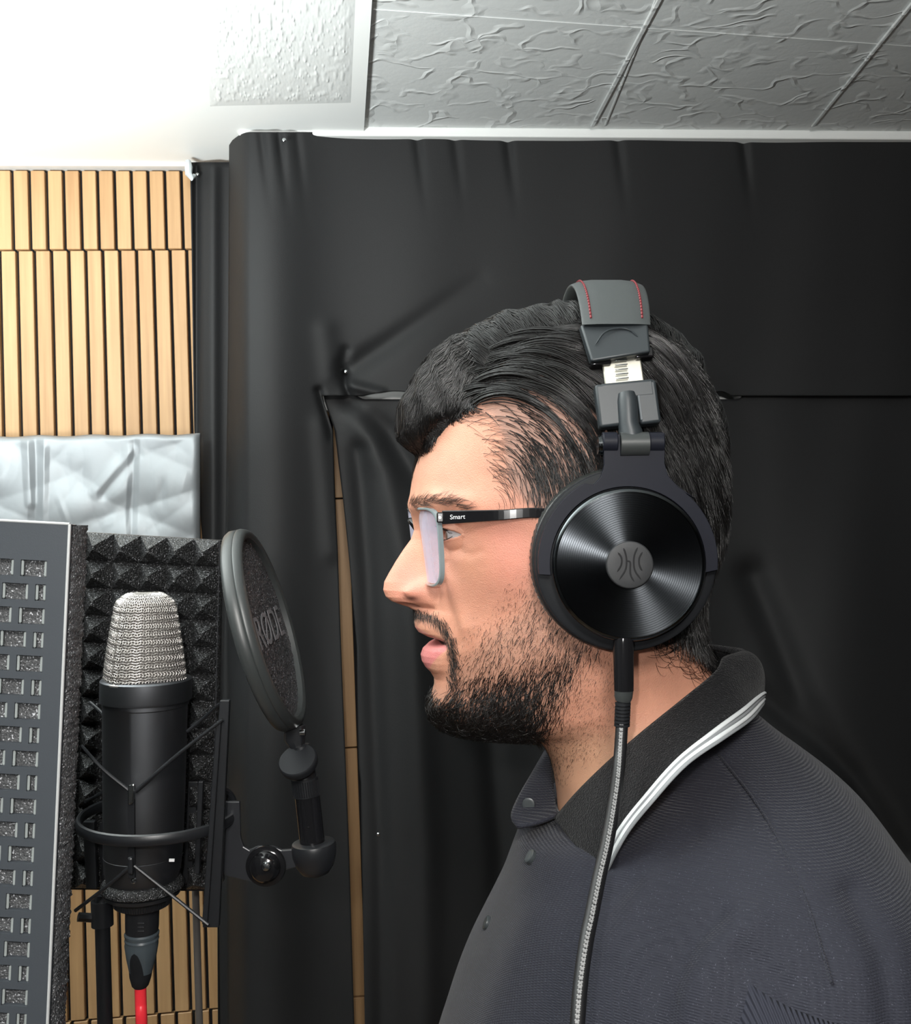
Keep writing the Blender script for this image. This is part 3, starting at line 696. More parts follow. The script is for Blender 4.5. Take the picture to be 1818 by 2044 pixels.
for v in np.linspace(0, 1, 12):
    ro = []
    for u in np.linspace(-1, 1, 9):
        y = 1890 + 50 * v; wd = .62 * math.sqrt(v) * 1.0; r = (29.5 + (22 - 29.5) * (y - 1905) / 35 if y > 1905 else 32 - (y - 1884) * .12) + 1.2
        c = mq(282, y); a = -math.pi / 2 - .12 + u * wd; ro.append(c + (r * kk * math.cos(a), r * kk * math.sin(a), 0))
    P.append(ro)
g.grid(np.array(P)); build('rubber_boot', g, M['matte'], cn)
cp_ = spline(QL((280, 1960, MY), (281, 2000, MY), (283, 2060, MY), (290, 2300, MY + 60), (300, 3000, MY + 200), (330, 5400, MY + 250)), 60)
tag(build('microphone_cable', G().tube(cp_, 11, 16), M['red'], angle=180), 'bright red cable hanging down from the microphone connector', 'cable')

# stands
def floor_Z(px, Y):     # camera-frame Z of the floor under a point
    p = T(q(px, 1800, Y)); return p
def stand(name, label, px, py, Y, r, clutch, m):
    top = T(q(px, py, Y)); t = thing(name, label, 'stand', (top[0], top[1], 0), raw=True)
    g = G(); g.tube([(top[0], top[1], .02), (top[0], top[1], top[2])], r, 16, up=(1, 0, 0)); build('pole', g, M[m], t, raw=True)
    if clutch:
        c = T(q(px, clutch, Y)); g = G(); g.tube([(top[0], top[1], c[2] - .008), (top[0], top[1], c[2] + .008)], r * 1.45, 16, up=(1, 0, 0)); g.tube([(top[0] - .004, top[1], c[2] - .003), (top[0] - .014, top[1] - .004, c[2])], .003, 8)
        build('clutch', g, M['plastic'], t, raw=True)
    for k in range(3):
        a = k * 2.094 + .4; e = np.array([top[0] + .15 * math.cos(a), top[1] + .15 * math.sin(a), .008])
        build('leg', G().tube([(top[0], top[1], .16), e], .007, 10), M[m], t, raw=True)
    return t
stand('microphone_stand', 'black microphone stand pole below the shield, left of the red cable', 203, 1785, 10, .0048, 1822, 'plastic')
stand('tripod_pole', 'thin grey metal pole in front of the slats, right of the red cable', 390, 1770, 420, .0028, 0, 'steelp')

# ---------------------------------------------------------------- pop filter
def text_mesh(body, size, ext=.3):
    c = bpy.data.curves.new('t', 'FONT'); c.body = body; c.size = size; c.extrude = ext; c.align_x = 'CENTER'; c.align_y = 'CENTER'
    o = bpy.data.objects.new('t', c); COL.objects.link(o); bpy.context.view_layer.update()
    me = bpy.data.meshes.new_from_object(o.evaluated_get(bpy.context.evaluated_depsgraph_get()))
    V = np.array([v.co[:] for v in me.vertices]); F = [tuple(p.vertices) for p in me.polygons]
    bpy.data.objects.remove(o); bpy.data.curves.remove(c); bpy.data.meshes.remove(me); return V, F
PY_ = -70.0
pf = thing('pop_filter', 'round black pop filter on an adjustable arm between the microphone and the face', 'pop filter', q(560, 1760, PY_))
top, bot = q(466, 1056, PY_), q(582, 1452, PY_)
pc = (top + bot) / 2 + np.array([8, 0, 0]); e1 = (bot - top); RR = np.linalg.norm(e1) / 2; e1 = e1 / np.linalg.norm(e1)
al = math.radians(-0.7)
an0 = np.array([-e1[2], 0, e1[0]]); an0 = an0 if an0[0] > 0 else -an0       # image-plane normal of the major axis
ax = an0 * math.cos(al) + np.array([0, -1, 0]) * math.sin(al)
e2 = np.cross(ax, e1); e2 = e2 if e2[1] > 0 else -e2
g = G().lathe(pc, ax, [(14, RR - 22), (18, RR - 15), (18, RR - 11), (14, RR - 5), (5, RR - 1), (3, RR - 1), (1.5, RR - 2.5), (0, RR - 1), (-14, RR), (-20, RR - 3), (-23, RR - 10), (-20, RR - 20), (-4, RR - 22)], 96, cap=False)
g.grid(np.array([[pc + ax * h + (e1 * math.cos(x) + e2 * math.sin(x)) * (RR - 22) for x in np.linspace(0, 2 * math.pi, 97)] for h in (-4, 14)]))
build('rim', g, M['greyrub'], pf, angle=60)
g = G(); rr_ = np.linspace(0.5, RR - 20, 46); P = np.zeros((46, 120, 3))
for j in range(120):
    x = j * 2 * math.pi / 120
    for i, r in enumerate(rr_): P[i, j] = pc + ax * (4 + rng.normal(0, .7)) + (e1 * math.cos(x) + e2 * math.sin(x)) * r
g.grid(P, closev=True); build('foam_screen', g, M['foam'], pf, angle=180)
V, F = text_mesh('RØDE', 88, .4); V = V * (1.15, 1, 1)
Pt = pc + np.array([0, 0, 0]) - e1 * (-2) + V[:, :1] * e2 + V[:, 1:2] * (-e1) + (V[:, 2:3] + 6.5) * ax
g = G(); g.add(Pt, F); build('printed_word', g, M['greyprint'], pf, smooth=False)['label'] = 'grey printed lettering on the screen'
# neck, knob, collar, tube
g = G(); a = pc + e1 * (RR - 6); 
g.tube([a, q(588, 1476, PY_), q(594, 1492, PY_)], [21, 21, 15], 8, ry=[16, 15, 13]); build('socket', g, M['plastic'], pf, bevel=.0006)
g = G(); g.lathe(q(605, 1462, PY_ - 10), (1, 0, .1), [(-6, 7), (4, 7), (5, 4)], 16); build('screw', g, M['chrome'], pf)
g = G(); g.tube([q(600, 1488, PY_), q(607, 1520, PY_), q(610, 1560, PY_)], [17, 19, 22], 20); build('ball_joint', g, M['plastic'], pf)
kax = (-.20, -.60, .77)
g = G(); g.lathe(q(598, 1526, PY_ - 22), kax, [(-6, 18), (0, 36), (10, 38), (15, 37), (17, 35), (17, 33)], 40, cap=True); o = build('thumb_knob', g, M['matte'], pf)
g = G(); t0 = q(608, 1552, PY_); t1 = q(612, 1588, PY_); g.tube([t0, t1], 25, 40); 
for j in range(36):
    x = j * 2 * math.pi / 36; d_ = np.array([math.cos(x) * 25, math.sin(x) * 25, 0]); g.tube([t0 + d_ + (0, 0, -3), t1 + d_ + (0, 0, 2)], 1.3, 4)
build('knurled_collar', g, M['plastic'], pf)
g = G(); g.tube([q(613, 1586, PY_), q(625, 1695, PY_)], 24, 32); g.lathe(q(616, 1652, PY_ - 24), (0, -1, 0), [(0, 2), (1.5, 1)], 8); build('tube', g, M['gloss'], pf)
g = mk = G().lathe(q(626, 1686, PY_), (.07, 0, -1), [(-6, 36), (-4, 41), (2, 43), (20, 42), (40, 36), (54, 26), (60, 12), (61, 1)], 48); build('cup', g, M['plastic'], pf)
g = G(); yy = PY_ - 10
poly = [(444, 1600), (478, 1600), (480, 1672), (486, 1690), (498, 1697), (515, 1690), (545, 1690), (562, 1697), (590, 1695), (598, 1730), (566, 1738), (552, 1756), (530, 1765), (506, 1762), (480, 1756), (448, 1748), (436, 1735)]
g.slab([q(x, y, yy) for x, y in poly], (0, 9, 0)); build('bracket_plate', g, M['satin'], pf, smooth=False, bevel=.0007)
g = G().lathe(q(531, 1728, yy), (-.05, -1, .05), [(-2, 38), (2, 39), (6, 38), (7, 32), (8, 30), (18, 28), (26, 22), (30, 12), (31, 9), (31, .1)], 48); build('pivot_knob', g, M['gloss'], pf, angle=30)
g = G().lathe(q(531, 1730, yy - 31), (-.05, -1, .05), [(-2, 9), (1, 9), (4, 7), (6, .1)], 24); build('pivot_bolt', g, M['chrome'], pf)['label'] = 'shiny bolt head'
g = G(); g.slab([q(425, 1640, yy + 30), q(440, 1650, yy + 30), q(446, 1760, yy + 30), q(436, 1765, yy + 30), q(424, 1700, yy + 30)], (0, 12, 0)); g.lathe(q(430, 1662, yy), (1, 0, 0), [(0, 6), (8, 6)], 12)
build('clamp', g, M['steelp'], pf, smooth=False, bevel=.0005)

# ---------------------------------------------------------------- headphones
HX, HZ = 290.0, -88.0
hp = thing('headphones', 'black over-ear studio headphones with round turned-metal ear cups worn by the man', 'headphones', (HX, 0, -300))
def cup(sg):               # sg=-1 near side
    nm = lambda g, n, m, **k: build(n, g, M[m], hp, **k)
    Y = lambda y: sg * y
    A = (0, sg, 0)
    C0 = (HX, 0, HZ + 6)
    # ear pad
    g = G().lathe(C0, A, [(232, 96), (226, 118), (230, 142), (240, 155), (254, 160), (268, 158), (276, 150), (278, 140)], 96, cap=True); nm(g, 'ear_pad', 'pad', angle=180)
    if sg < 0:
        gw = G()
        for j in range(30):
            x = math.radians(95 + j * 4.2); r = 157 + rng.uniform(-1, 1); c = lambda rr, y: (HX + rr * math.cos(x + .012 * (y - 250)), Y(y), HZ + 6 + rr * math.sin(x + .012 * (y - 250)))
            gw.tube([c(151, 237), c(159.6, 250), c(158.5, 264)], [.8, 1.8, .8], 5)
        nm(gw, 'pad_crease', 'pad')
    g = G().lathe(C0, A, [(274, 150), (276, 156), (281, 157), (283, 152), (286, 151), (287, 155), (294, 154), (297, 150), (297, 120)], 96); nm(g, 'housing_plate', 'matte', angle=40)
    C1 = (HX, 0, HZ)
    g = G().lathe(C1, A, [(292, 124), (300, 126), (322, 126.5)], 96); nm(g, 'driver_wall', 'gloss')
    g = G().lathe(C1, A, [(316, 127), (322, 128.5), (327, 128), (330, 125.5), (331, 122), (329, 121)], 128, cap=False); nm(g, 'rim_ring', 'dchrome', angle=60)
    # disc with its own origin for the turned-metal tangent
    g = G(); n = 160
    rr = np.linspace(.5, 121.5, 60); P = np.array([[(r * math.cos(x), r * math.sin(x), 0) for x in np.linspace(0, 2 * math.pi, n + 1)[:-1]] for r in rr]) * S
    me = bpy.data.meshes.new('turned_disc'); gg = G().grid(P, closev=True); me.from_pydata(np.vstack(gg.v).tolist(), [], gg.f); me.materials.append(M['disc'])
    me.polygons.foreach_set('use_smooth', [True] * len(me.polygons))
    o = bpy.data.objects.new('turned_disc', me); COL.objects.link(o); o.parent = hp
    c = T(np.array([HX, sg * 329.5, HZ])) - np.array(hp['_o']); zz = fv * sg
    tl = 0.0
    xx = rv * math.cos(tl) + zz * math.sin(tl) * 0; yv = np.cross(zz, xx)
    o.matrix_local = Matrix(((xx[0], yv[0], zz[0], c[0]), (xx[1], yv[1], zz[1], c[1]), (xx[2], yv[2], zz[2], c[2]), (0, 0, 0, 1)))
    o['label'] = 'glossy turned-metal disc with circular grooves'
    g = G().lathe(C1, A, [(328, 39.5), (333, 39.5), (334.5, 38.5), (335, 37), (335.3, 20), (335.4, .1)], 64); nm(g, 'centre_cap', 'capm', angle=50)
    # engraved mark (five curved strokes and a short bridge)
    gl = G(); m = 335.6
    def st(*pts): 
        p = spline([(HX + (a - 97.4) * .835 * (1 if sg < 0 else -1), Y(m), HZ - (b - 73.7) * .835) for a, b in [((x / 9.09), (y / 9.09)) for x, y in pts]], 12)
        gl.tube(p, np.concatenate([[.4], np.full(10, 1.5), [.4]]), 6, ry=.5)
    # coordinates read from a 1818x1454 crop of the cap (9.09 px per px), centre (885, 670)
    st((665, 445), (720, 520), (735, 600), (715, 690), (650, 795))
    st((765, 365), (800, 460), (820, 590), (800, 760), (685, 940))
    st((820, 595), (870, 605), (890, 640), (885, 760), (900, 870), (960, 970))
    st((1020, 355), (965, 480), (950, 620), (975, 780), (1085, 935))
    st((1110, 435), (1055, 530), (1045, 630), (1070, 720), (1105, 775))
    nm(gl, 'engraved_mark', 'felt')
    # yoke: outer arc with neck
    yy = 303
    arc = [(HX + 151 * math.cos(math.radians(a)), HZ + 4 + 151 * math.sin(math.radians(a))) for a in np.linspace(-5, 50, 16)]
    arc2 = [(HX + 151 * math.cos(math.radians(a)), HZ + 4 + 151 * math.sin(math.radians(a))) for a in np.linspace(119, 188, 20)]
    inn = [(HX + 131 * math.cos(math.radians(a)), HZ + 131 * math.sin(math.radians(a))) for a in np.linspace(188, -6, 50)]
    k = 1 / 1.182; f_ = lambda px, py: ((px - 909) / (2000 - 303) * 2000 * 1.0 * 1.0 * 0 + (px - 909) * (1 - 303 / 2000), (1022 - py) * (1 - 303 / 2000))
    neckR = [f_(1386, 996), f_(1350, 972), f_(1330, 950), f_(1323, 925), f_(1324, 866)]
    cutn = [f_(1294, 866), f_(1292, 910), f_(1236, 911), f_(1235, 868)]
    neckL = [f_(1199, 869), f_(1203, 900), f_(1204, 930), f_(1197, 953), f_(1183, 968)]
    poly = arc + neckR + cutn + neckL + arc2 + inn
    g = G().slab([(x, Y(yy), z) for x, z in poly], (0, sg * 13, 0)); nm(g, 'yoke', 'yoke', smooth=False, bevel=.0009, seg=3)
    g = G().tube([(f_(1236, 887)[0], Y(308), f_(0, 888)[1]), (f_(1292, 887)[0], Y(308), f_(0, 887)[1])], 21, 32); nm(g, 'hinge_barrel', 'greyrub')
    g = G().tube([(f_(1199, 887)[0] - 5, Y(300), f_(0, 888)[1]), (f_(1199, 887)[0] + 6, Y(300), f_(0, 888)[1])], 16, 24); g.tube([(f_(1199, 887)[0] - 2, Y(300), f_(0, 888)[1]), (f_(1199, 887)[0] + 3, Y(300), f_(0, 888)[1])], 17.5, 24); nm(g, 'hinge_pin', 'dchrome')
    for xx_ in (1216, 1308):
        g = G().tube([(f_(xx_ - 15, 0)[0], Y(305), f_(0, 884)[1]), (f_(xx_ + 15, 0)[0], Y(305), f_(0, 884)[1])], 18, 24); nm(g, 'hinge_lug', 'yoke', bevel=.0006)
    # swivel neck and lower block
    def fq(px, py, y): return ((px - 909) * (1 - y / 2000), Y(y), (1022 - py) * (1 - y / 2000))
    g = G().tube([fq(1262, 885, 302), fq(1258, 862, 300), fq(1254, 845, 298), fq(1252, 800, 294), fq(1250, 785, 291)], [22, 20, 17, 17, 14], 24); g.v[-1] = g.v[-1]; nm(g, 'swivel_post', 'block')
    A5 = axes_roll(5)
    def tbox(cx, cy, y, wx, hz, th, tilt=0): 
        A_ = axes_roll(5.5); t_ = math.radians(tilt) * -sg
        u_ = A_[2] * math.cos(t_) + np.array([0, 1, 0]) * math.sin(t_) ; v_ = np.cross(u_, A_[0])
        return (fq(cx, cy, y), (wx, th, hz), np.array([A_[0], v_, u_]))
    g = G(); g.box(*tbox(1215, 812, 280, 43, 76, 28, 10)); g.box(*tbox(1291, 806, 280, 36, 76, 28, 10)); g.box(*tbox(1251, 782, 278, 92, 32, 24, 10)); g.box(*tbox(1250, 815, 274, 60, 66, 14, 10))
    nm(g, 'swivel_block', 'block', smooth=True, bevel=.0016, seg=3)
    gs_ = G(); gs_.box(*tbox(1229, 816, 293, 5, 50, 4, 10)); gs_.box(*tbox(1277, 811, 293, 5, 50, 4, 10)); nm(gs_, 'slot_trim', 'xgrey', smooth=False, bevel=.0004)
    # slider
    g = G(); g.box(*tbox(1243, 744, 240, 69, 84, 7, 14)); nm(g, 'metal_slider', 'steel', bevel=.0008)
    g = G()
    for k_ in range(5): 
        b_ = tbox(1239 + k_ * .8, 719 + k_ * 9.0, 245 + k_ * 2.1, 22, 2.6, 2.5, 14); g.box(*b_)
    nm(g, 'size_mark', 'chrome', bevel=.0003)
    # upper block
    g = G()
    a_, b_, c_, d_ = fq(1158, 648, 226), fq(1292, 628, 226), fq(1299, 702, 262), fq(1180, 721, 262)
    off = np.array([-2, -sg * 1, 0]) * 0 + np.array([0, -sg * 26, -4])
    g.slab([a_, b_, c_, d_], off); nm(g, 'upper_block', 'block', bevel=.0014, seg=3)
    g = G(); e_ = spline([fq(1188, 688, 254), fq(1206, 664, 244), fq(1232, 655, 240), (fq(1256, 658, 241)), fq(1273, 672, 247)], 16); g.tube(e_, np.concatenate([[.3], np.full(14, 1.6), [.3]]), 6); nm(g, 'raised_arc', 'block')
    g = G(); g.box(*tbox(1197, 722, 236, 36, 20, 24, 14)); g.box(*tbox(1284, 708, 238, 32, 18, 22, 14)); nm(g, 'slider_stop', 'gloss', bevel=.0008)
cup(-1); cup(1)
# headband
def bandpt(ph, u, h=0):      # ph -1..1 over the head, u across
    a = ph * math.radians(66)
    y = 232 * math.sin(a) / math.sin(math.radians(66)); z = 330 + (112 + h) * (math.cos(a) - math.cos(math.radians(66))) / (1 - math.cos(math.radians(66)))
    wl = 222 + 0 * ph; wr = 362 - 18 * abs(ph)
    wl = 221 + 2 * abs(ph) ** 2 * 1
    x = wl + (wr - wl) * u
    return np.array([x, y * (1 + h / 300), z - 0])
def bandgrid():
    n, k = 60, 22; P = np.zeros((n, k, 3))
    for i, ph in enumerate(np.linspace(-1, 1, n)):
        for j in range(k):
            a = 2 * math.pi * j / k; cu = math.copysign(abs(math.cos(a)) ** .45, math.cos(a)); cv = math.copysign(abs(math.sin(a)) ** .8, math.sin(a))
            u = .5 + .5 * cu; lift = 6 * (abs(cu) ** 6)
            th = 13 - 9 * abs(cu) ** 4
            P[i, j] = bandpt(ph, u, (cv * th if cv > 0 else cv * 20 * (1 - .6 * abs(cu) ** 4)) + lift * .3)
    return G().grid(P, closev=True)
build('headband', bandgrid(), M['band'], hp, angle=180)
for u in (.13, .87):
    gS = G()
    for ph in np.linspace(-.93, .93, 56):
        a, b_ = bandpt(ph - .012, u, 11), bandpt(ph + .012, u, 11); gS.tube([a, b_], 2.0, 5)
    build('red_stitching', gS, M['stitch'], hp)['label'] = 'red stitching along the band edge'
g = G(); e_ = spline([(240, -232, 330), (262, -222, 352), (296, -218, 360), (330, -222, 352), (345, -230, 335)], 20); 
# cord plug, strain relief, braided cord
def fq(px, py, y): return np.array([(px - 909) * (1 - y / 2000), -y, (1022 - py) * (1 - y / 2000)])
PYY = 318
g = G().tube([fq(1244, 1272, PYY), fq(1244, 1283, PYY), fq(1245, 1378, PYY)], [16, 17.5, 16.5], 32); build('plug_barrel', g, M['gloss'], hp)
g = G().tube([fq(1245, 1376, PYY), fq(1244, 1392, PYY), fq(1243, 1400, PYY)], [16, 15, 12.5], 32); build('plug_collar', g, M['greyrub'], hp)
g = G().tube([fq(1243, 1398, PYY), fq(1241, 1450, PYY)], 10, 20)
for k in range(7):
    a = fq(1243 - k * .3, 1405 + k * 7, PYY); g.tube([a + (0, 0, 2), a - (0, 0, 2)], 13.2, 20)
build('strain_relief', g, M['matte'], hp)
cord_path = spline([fq(1241, 1448, PYY), fq(1236, 1520, 340), fq(1226, 1600, 400), fq(1212, 1680, 455), fq(1196, 1750, 500), fq(1182, 1820, 545), fq(1170, 1880, 580), fq(1159, 1960, 615), fq(1151, 2060, 650), fq(1140, 2200, 680), fq(1130, 2500, 700), fq(1120, 3000, 700)], 260)
CPATH = cord_path
hpc = build('headphone_cable', G().tube(cord_path, 10.5, 14), M['cord'], angle=180)
tag(hpc, 'black braided cord with grey flecks running down from the headphones over the shirt', 'cable')
gS = G(); cs = cord_path; t_ = np.gradient(cs, axis=0); t_ /= np.linalg.norm(t_, axis=1)[:, None]
dd_ = np.concatenate([[0], np.cumsum(np.linalg.norm(np.diff(cs, axis=0), axis=1))])
tot = dd_[-1]; nn_ = int(tot / 6.0)
for k in range(nn_):
    s0 = k * 6.0 + rng.uniform(-.6, .6); c0 = np.array([np.interp(s0, dd_, cs[:, i]) for i in range(3)]); c1 = np.array([np.interp(s0 + 4.2, dd_, cs[:, i]) for i in range(3)])
    tt = (c1 - c0) / 4.2; sx = np.cross(tt, (0, 1, 0)); sx /= np.linalg.norm(sx); fy = np.cross(tt, sx); fy = fy if fy[1] < 0 else -fy
    for s1, a0, a1 in ((0, -.62, -.12), (1, -.1, -.55)):
        pa = c0 + 11 * (sx * math.sin(a0 + .1) + fy * math.cos(a0 + .1)); pb = c1 + 11 * (sx * math.sin(a1 + .1) + fy * math.cos(a1 + .1))
        gS.tube([pa, pb], 1.45, 3)
o = build('grey_braid_fleck', gS, M['cordw'], hpc, smooth=False); o['kind'] = 'stuff'

# ---------------------------------------------------------------- glasses
gl_ = thing('glasses', 'rectangular black framed spectacles worn by the man', 'glasses', q(850, 1165, -60))
def lens_frame(inner, outer, top_z, bot_z, far=False):
    """inner/outer: (X,Y) of the lens edges; returns function (u,v,d)"""
    a = np.array([*inner, 0.]); b = np.array([*outer, 0.]); d = b - a; L = np.linalg.norm(d[:2]); n = np.array([d[1], -d[0], 0]) / L
    n = n if n[0] < 0 else -n
    def f(u, v, t=0):
        z = bot_z + (top_z - bot_z) * v
        p = a + d * u; p = p + n * (t + 14 * math.sin(math.pi * u) - 12 * math.sin(math.pi * u) * 0) + np.array([1, 0, 0]) * ((1 - v) * (24 * (1 - u) + 8 * u))
        return np.array([p[0], p[1], z])
    return f
def rounded(f, t, m=0.0, n=64, p=4.5):
    out = []
    for k in range(n):
        a = 2 * math.pi * k / n; c_, s_ = math.cos(a), math.sin(a); r = (abs(c_) ** p + abs(s_) ** p) ** (-1 / p)
        out.append(f(.5 + (.5 - m) * r * c_, .5 + (.5 - m) * r * s_, t))
    return out
ZT, ZBm = q(0, 1013, -110)[2], q(0, 1168, -110)[2]
fn_near = lens_frame((q(831, 0, -40)[0], -32), (q(876, 0, -196)[0], -196), ZT, ZBm)
fn_far = lens_frame((q(829, 0, 34)[0] - 4, 34), (q(826, 0, 196)[0], 196), ZT, ZBm)
clearf = mat('translucent_grey_frame', (.22, .26, .27), .15, coat=.6)
for f in (fn_near, fn_far):
    g = G(); R1 = [rounded(f, t, m) for t, m in ((-5, .0), (-6, .015), (-5, .03), (3, .03), (4, .015), (3, 0))]
    g.grid(np.array(R1), closeu=True, closev=True); build('rim', g, clearf if f is fn_near else M['gloss'], gl_, angle=50)
    g = G(); k = 12
    for t, fl in ((-5, 0), (-1, 1)):
        P = np.array([rounded(f, t, .04 + (.46) * (1 - s_)) for s_ in np.linspace(.02, 1, k)]); g.grid(P, closev=True)
    build('lens', g, M['glass'], gl_, angle=180)
g = G(); g.tube(spline([fn_near(.02, .72), (fn_near(0, .8) + fn_far(0, .8)) / 2 + (-12, 0, 4), fn_far(.02, .72)], 14), 6, 10, ry=8); build('bridge', g, M['gloss'], gl_)
for sgn, f in ((-1, fn_near), (1, fn_far)):
    g = G(); g.tube([f(.08, .45, 8) , f(-.02, .35, 22) + (6, 0, 0), f(-.02, .2, 24) + (6, 0, -8)], [3, 6, 4], 8); build('nose_pad', g, mat('clear_pad', (.6, .6, .6), .2), gl_)
hz = q(0, 1032, -205)[2]
def temple(sg):
    P0 = q(882, 1033, -202) if sg < 0 else q(836, 1033, 200); P1 = q(1000, 1028, -238); P2 = q(1080, 1024, -242); P3 = q(1170, 1040, -236)
    if sg > 0: P1, P2, P3 = [np.array([p[0], -p[1], p[2]]) for p in (P1, P2, P3)]
    path = spline([P0, (P0 + P1) / 2 + (0, sg * 5, 0), P1, P2, P3], 26)
    g = G(); g.tube(path, [8.2 - 1.2 * min(1, k / 8) for k in range(26)], 4, ry=3, up=(0, 0, 1)) if False else None
    P = []
    for k in range(26):
        h = 12.4 - 3.4 * min(1, k / 14)
        c = path[k]; P.append([c + (0, -3 * sg * -1, h), c + (0, 3 * sg, h), c + (0, 3 * sg, -h), c + (0, -3 * sg, -h)])
    for r in P: r[0] = r[1] + (0, -6 * sg, 0); r[3] = r[2] + (0, -6 * sg, 0)
    g = G(); g.grid(np.array(P), closev=True); g.f.append((0, 1, 2, 3)); g.f.append((100, 101, 102, 103)); o = build('temple_arm', g, M['gloss'], gl_, smooth=False, bevel=.0005)
    g = G(); g.box(P0 + (-3 if sg < 0 else 4, 0, 0), (13, 12, 19)); build('hinge', g, M['gloss'], gl_, smooth=False, bevel=.0008)
    if sg < 0:
        g = G(); g.lathe(q(878, 1033, -207), (0, -1, 0), [(0, 3), (1, 2.5)], 10); build('hinge_screw', g, M['chrome'], gl_)
        V, F = text_mesh('Smart', 11.5, .15); c = q(913, 1032.0, -220); d = (P1 - P0); d /= np.linalg.norm(d)
        g = G(); g.add(c + V[:, :1] * d * 1.05 + V[:, 1:2] * np.array([0, 0, 1.]) + V[:, 2:3] * np.array([0, -1., 0]), F); build('printed_word', g, M['white'], gl_, smooth=False)['label'] = 'white lettering on the arm'
temple(-1); temple(1)

# ---------------------------------------------------------------- the man
man = None
CT = np.array([  # Fx,Fy,Bx,By,w,um,p,q
 (1175, 643, 1175, 643, 1, .5, 2, 2), (1118, 647, 1236, 652, 74, .5, 2, 2), (1040, 662, 1305, 672, 132, .52, 2, 2), (955, 702, 1360, 720, 178, .53, 2.1, 2),
 (893, 765, 1396, 785, 208, .55, 2.2, 2), (856, 835, 1416, 850, 224, .56, 2.3, 2), (837, 900, 1428, 915, 232, .57, 2.4, 2), (824, 960, 1432, 975, 235, .58, 2.6, 2),
 (821, 1010, 1430, 1030, 235, .58, 2.7, 2), (840, 1060, 1424, 1080, 232, .58, 2.5, 2), (850, 1110, 1412, 1120, 228, .57, 2.4, 2), (854, 1160, 1398, 1155, 222, .56, 2.3, 2),
 (852, 1210, 1390, 1190, 214, .56, 2.2, 2), (850, 1260, 1388, 1218, 206, .56, 2.15, 2), (862, 1310, 1389, 1244, 198, .56, 2.1, 2), (868, 1355, 1392, 1266, 190, .57, 2.0, 1.95),
 (866, 1405, 1397, 1288, 182, .58, 1.9, 1.85), (884, 1440, 1403, 1308, 174, .58, 1.85, 1.8), (930, 1454, 1411, 1328, 170, .56, 1.85, 1.85), (1000, 1459, 1421, 1346, 168, .53, 1.9, 1.9),
 (1062, 1468, 1432, 1368, 170, .5, 2, 2), (1094, 1505, 1448, 1400, 176, .5, 2, 2), (1108, 1560, 1468, 1440, 184, .5, 2, 2), (1114, 1620, 1480, 1490, 188, .5, 2, 2),
 (1116, 1700, 1510, 1560, 215, .54, 2, 2), (1090, 1790, 1570, 1660, 330, .58, 2.2, 2), (1050, 1880, 1650, 1720, 500, .6, 2.4, 2), (1010, 2000, 1690, 1860, 560, .58, 2.4, 2),
 (1000, 2300, 1690, 2200, 540, .55, 2.4, 2), (1010, 3000, 1660, 3000, 480, .52, 2.3, 2), (1020, 3500, 1650, 3500, 470, .5, 2.3, 2)], float)
def rows_of(tab, dens):
    idx = []
    for k in range(len(tab) - 1): idx += list(k + np.arange(dens[k]) / dens[k])
    idx.append(len(tab) - 1); idx = np.array(idx); t = idx; i = np.clip(t.astype(int), 0, len(tab) - 2); u = (t - i)[:, None]
    def g(k):
        k2 = np.clip(k, 0, len(tab) - 1); return tab[k2]
    a, b, c, d = g(i - 1), g(i), g(i + 1), g(i + 2)
    return .5 * (2 * b + (c - a) * u + (2 * a - 5 * b + 4 * c - d) * u * u + (3 * b - a - 3 * c + d) * u ** 3), t
dens = [8] + [14] * 5 + [14, 16, 26, 30, 36, 44, 50, 50, 40, 24, 22, 14, 12, 12, 12, 10, 10, 8, 6, 6, 6, 4, 3, 2]
RT, RTt = rows_of(CT, dens)
NC = 340
sth = np.linspace(0, 1, NC // 2 + 1)                      # front -> back on the near side
phi_ = math.pi * (sth ** 1.25)
def loft(tab, phi, far=False):
    n = len(tab); Fp = tab[:, 0:2]; Bp = tab[:, 2:4]; w_, um, p, qq = [tab[:, k][:, None] for k in (4, 5, 6, 7)]
    u = (1 - np.cos(phi))[None, :] / 2
    # re-map so that the widest place sits at um
    v = np.where(u < um, 1 - u / um, (u - um) / (1 - um))
    pe = np.where(u < um, p, 2.0); qe = np.where(u < um, qq, 2.0)
    g = np.clip(1 - np.clip(v, 0, 1) ** pe, 0, 1) ** (1 / qe)
    PX = Fp[:, 0:1] + (Bp[:, 0:1] - Fp[:, 0:1]) * u; PY = Fp[:, 1:2] + (Bp[:, 1:2] - Fp[:, 1:2]) * u
    return np.stack([PX - 909, (1 if far else -1) * w_ * g, 1022 - PY], -1)
near = loft(RT, phi_)
# ring: near side front->back then far side back->front
full = np.concatenate([near, (near * (1, -1, 1))[:, -2:0:-1]], 1)     # (rows, NC)
HP = full.copy()
rowpy = RT[:, 1]; isface = (RTt > 7.9) & (RTt < 17)
PROF = [(1000, 820), (1020, 820), (1040, 825), (1058, 828), (1075, 822), (1094, 808), (1117, 793), (1141, 779), (1158, 770), (1174, 768), (1187, 773), (1196, 784), (1202, 800), (1207, 815), (1214, 827), (1226, 828), (1238, 828),
        (1247, 830), (1256, 836), (1263, 850), (1268, 872), (1272, 884), (1277, 874), (1282, 855), (1290, 845), (1301, 841), (1313, 843), (1325, 850), (1335, 860), (1347, 867), (1362, 868), (1380, 865), (1402, 862), (1424, 866), (1440, 884)]
py_ = np.array([a for a, _ in PROF]); fx_ = np.array([b for _, b in PROF])
D0x = np.where(isface, np.interp(rowpy, py_, fx_) - RT[:, 0], 0) * smooth(990, 1004, rowpy) * (1 - smooth(1430, 1442, rowpy))
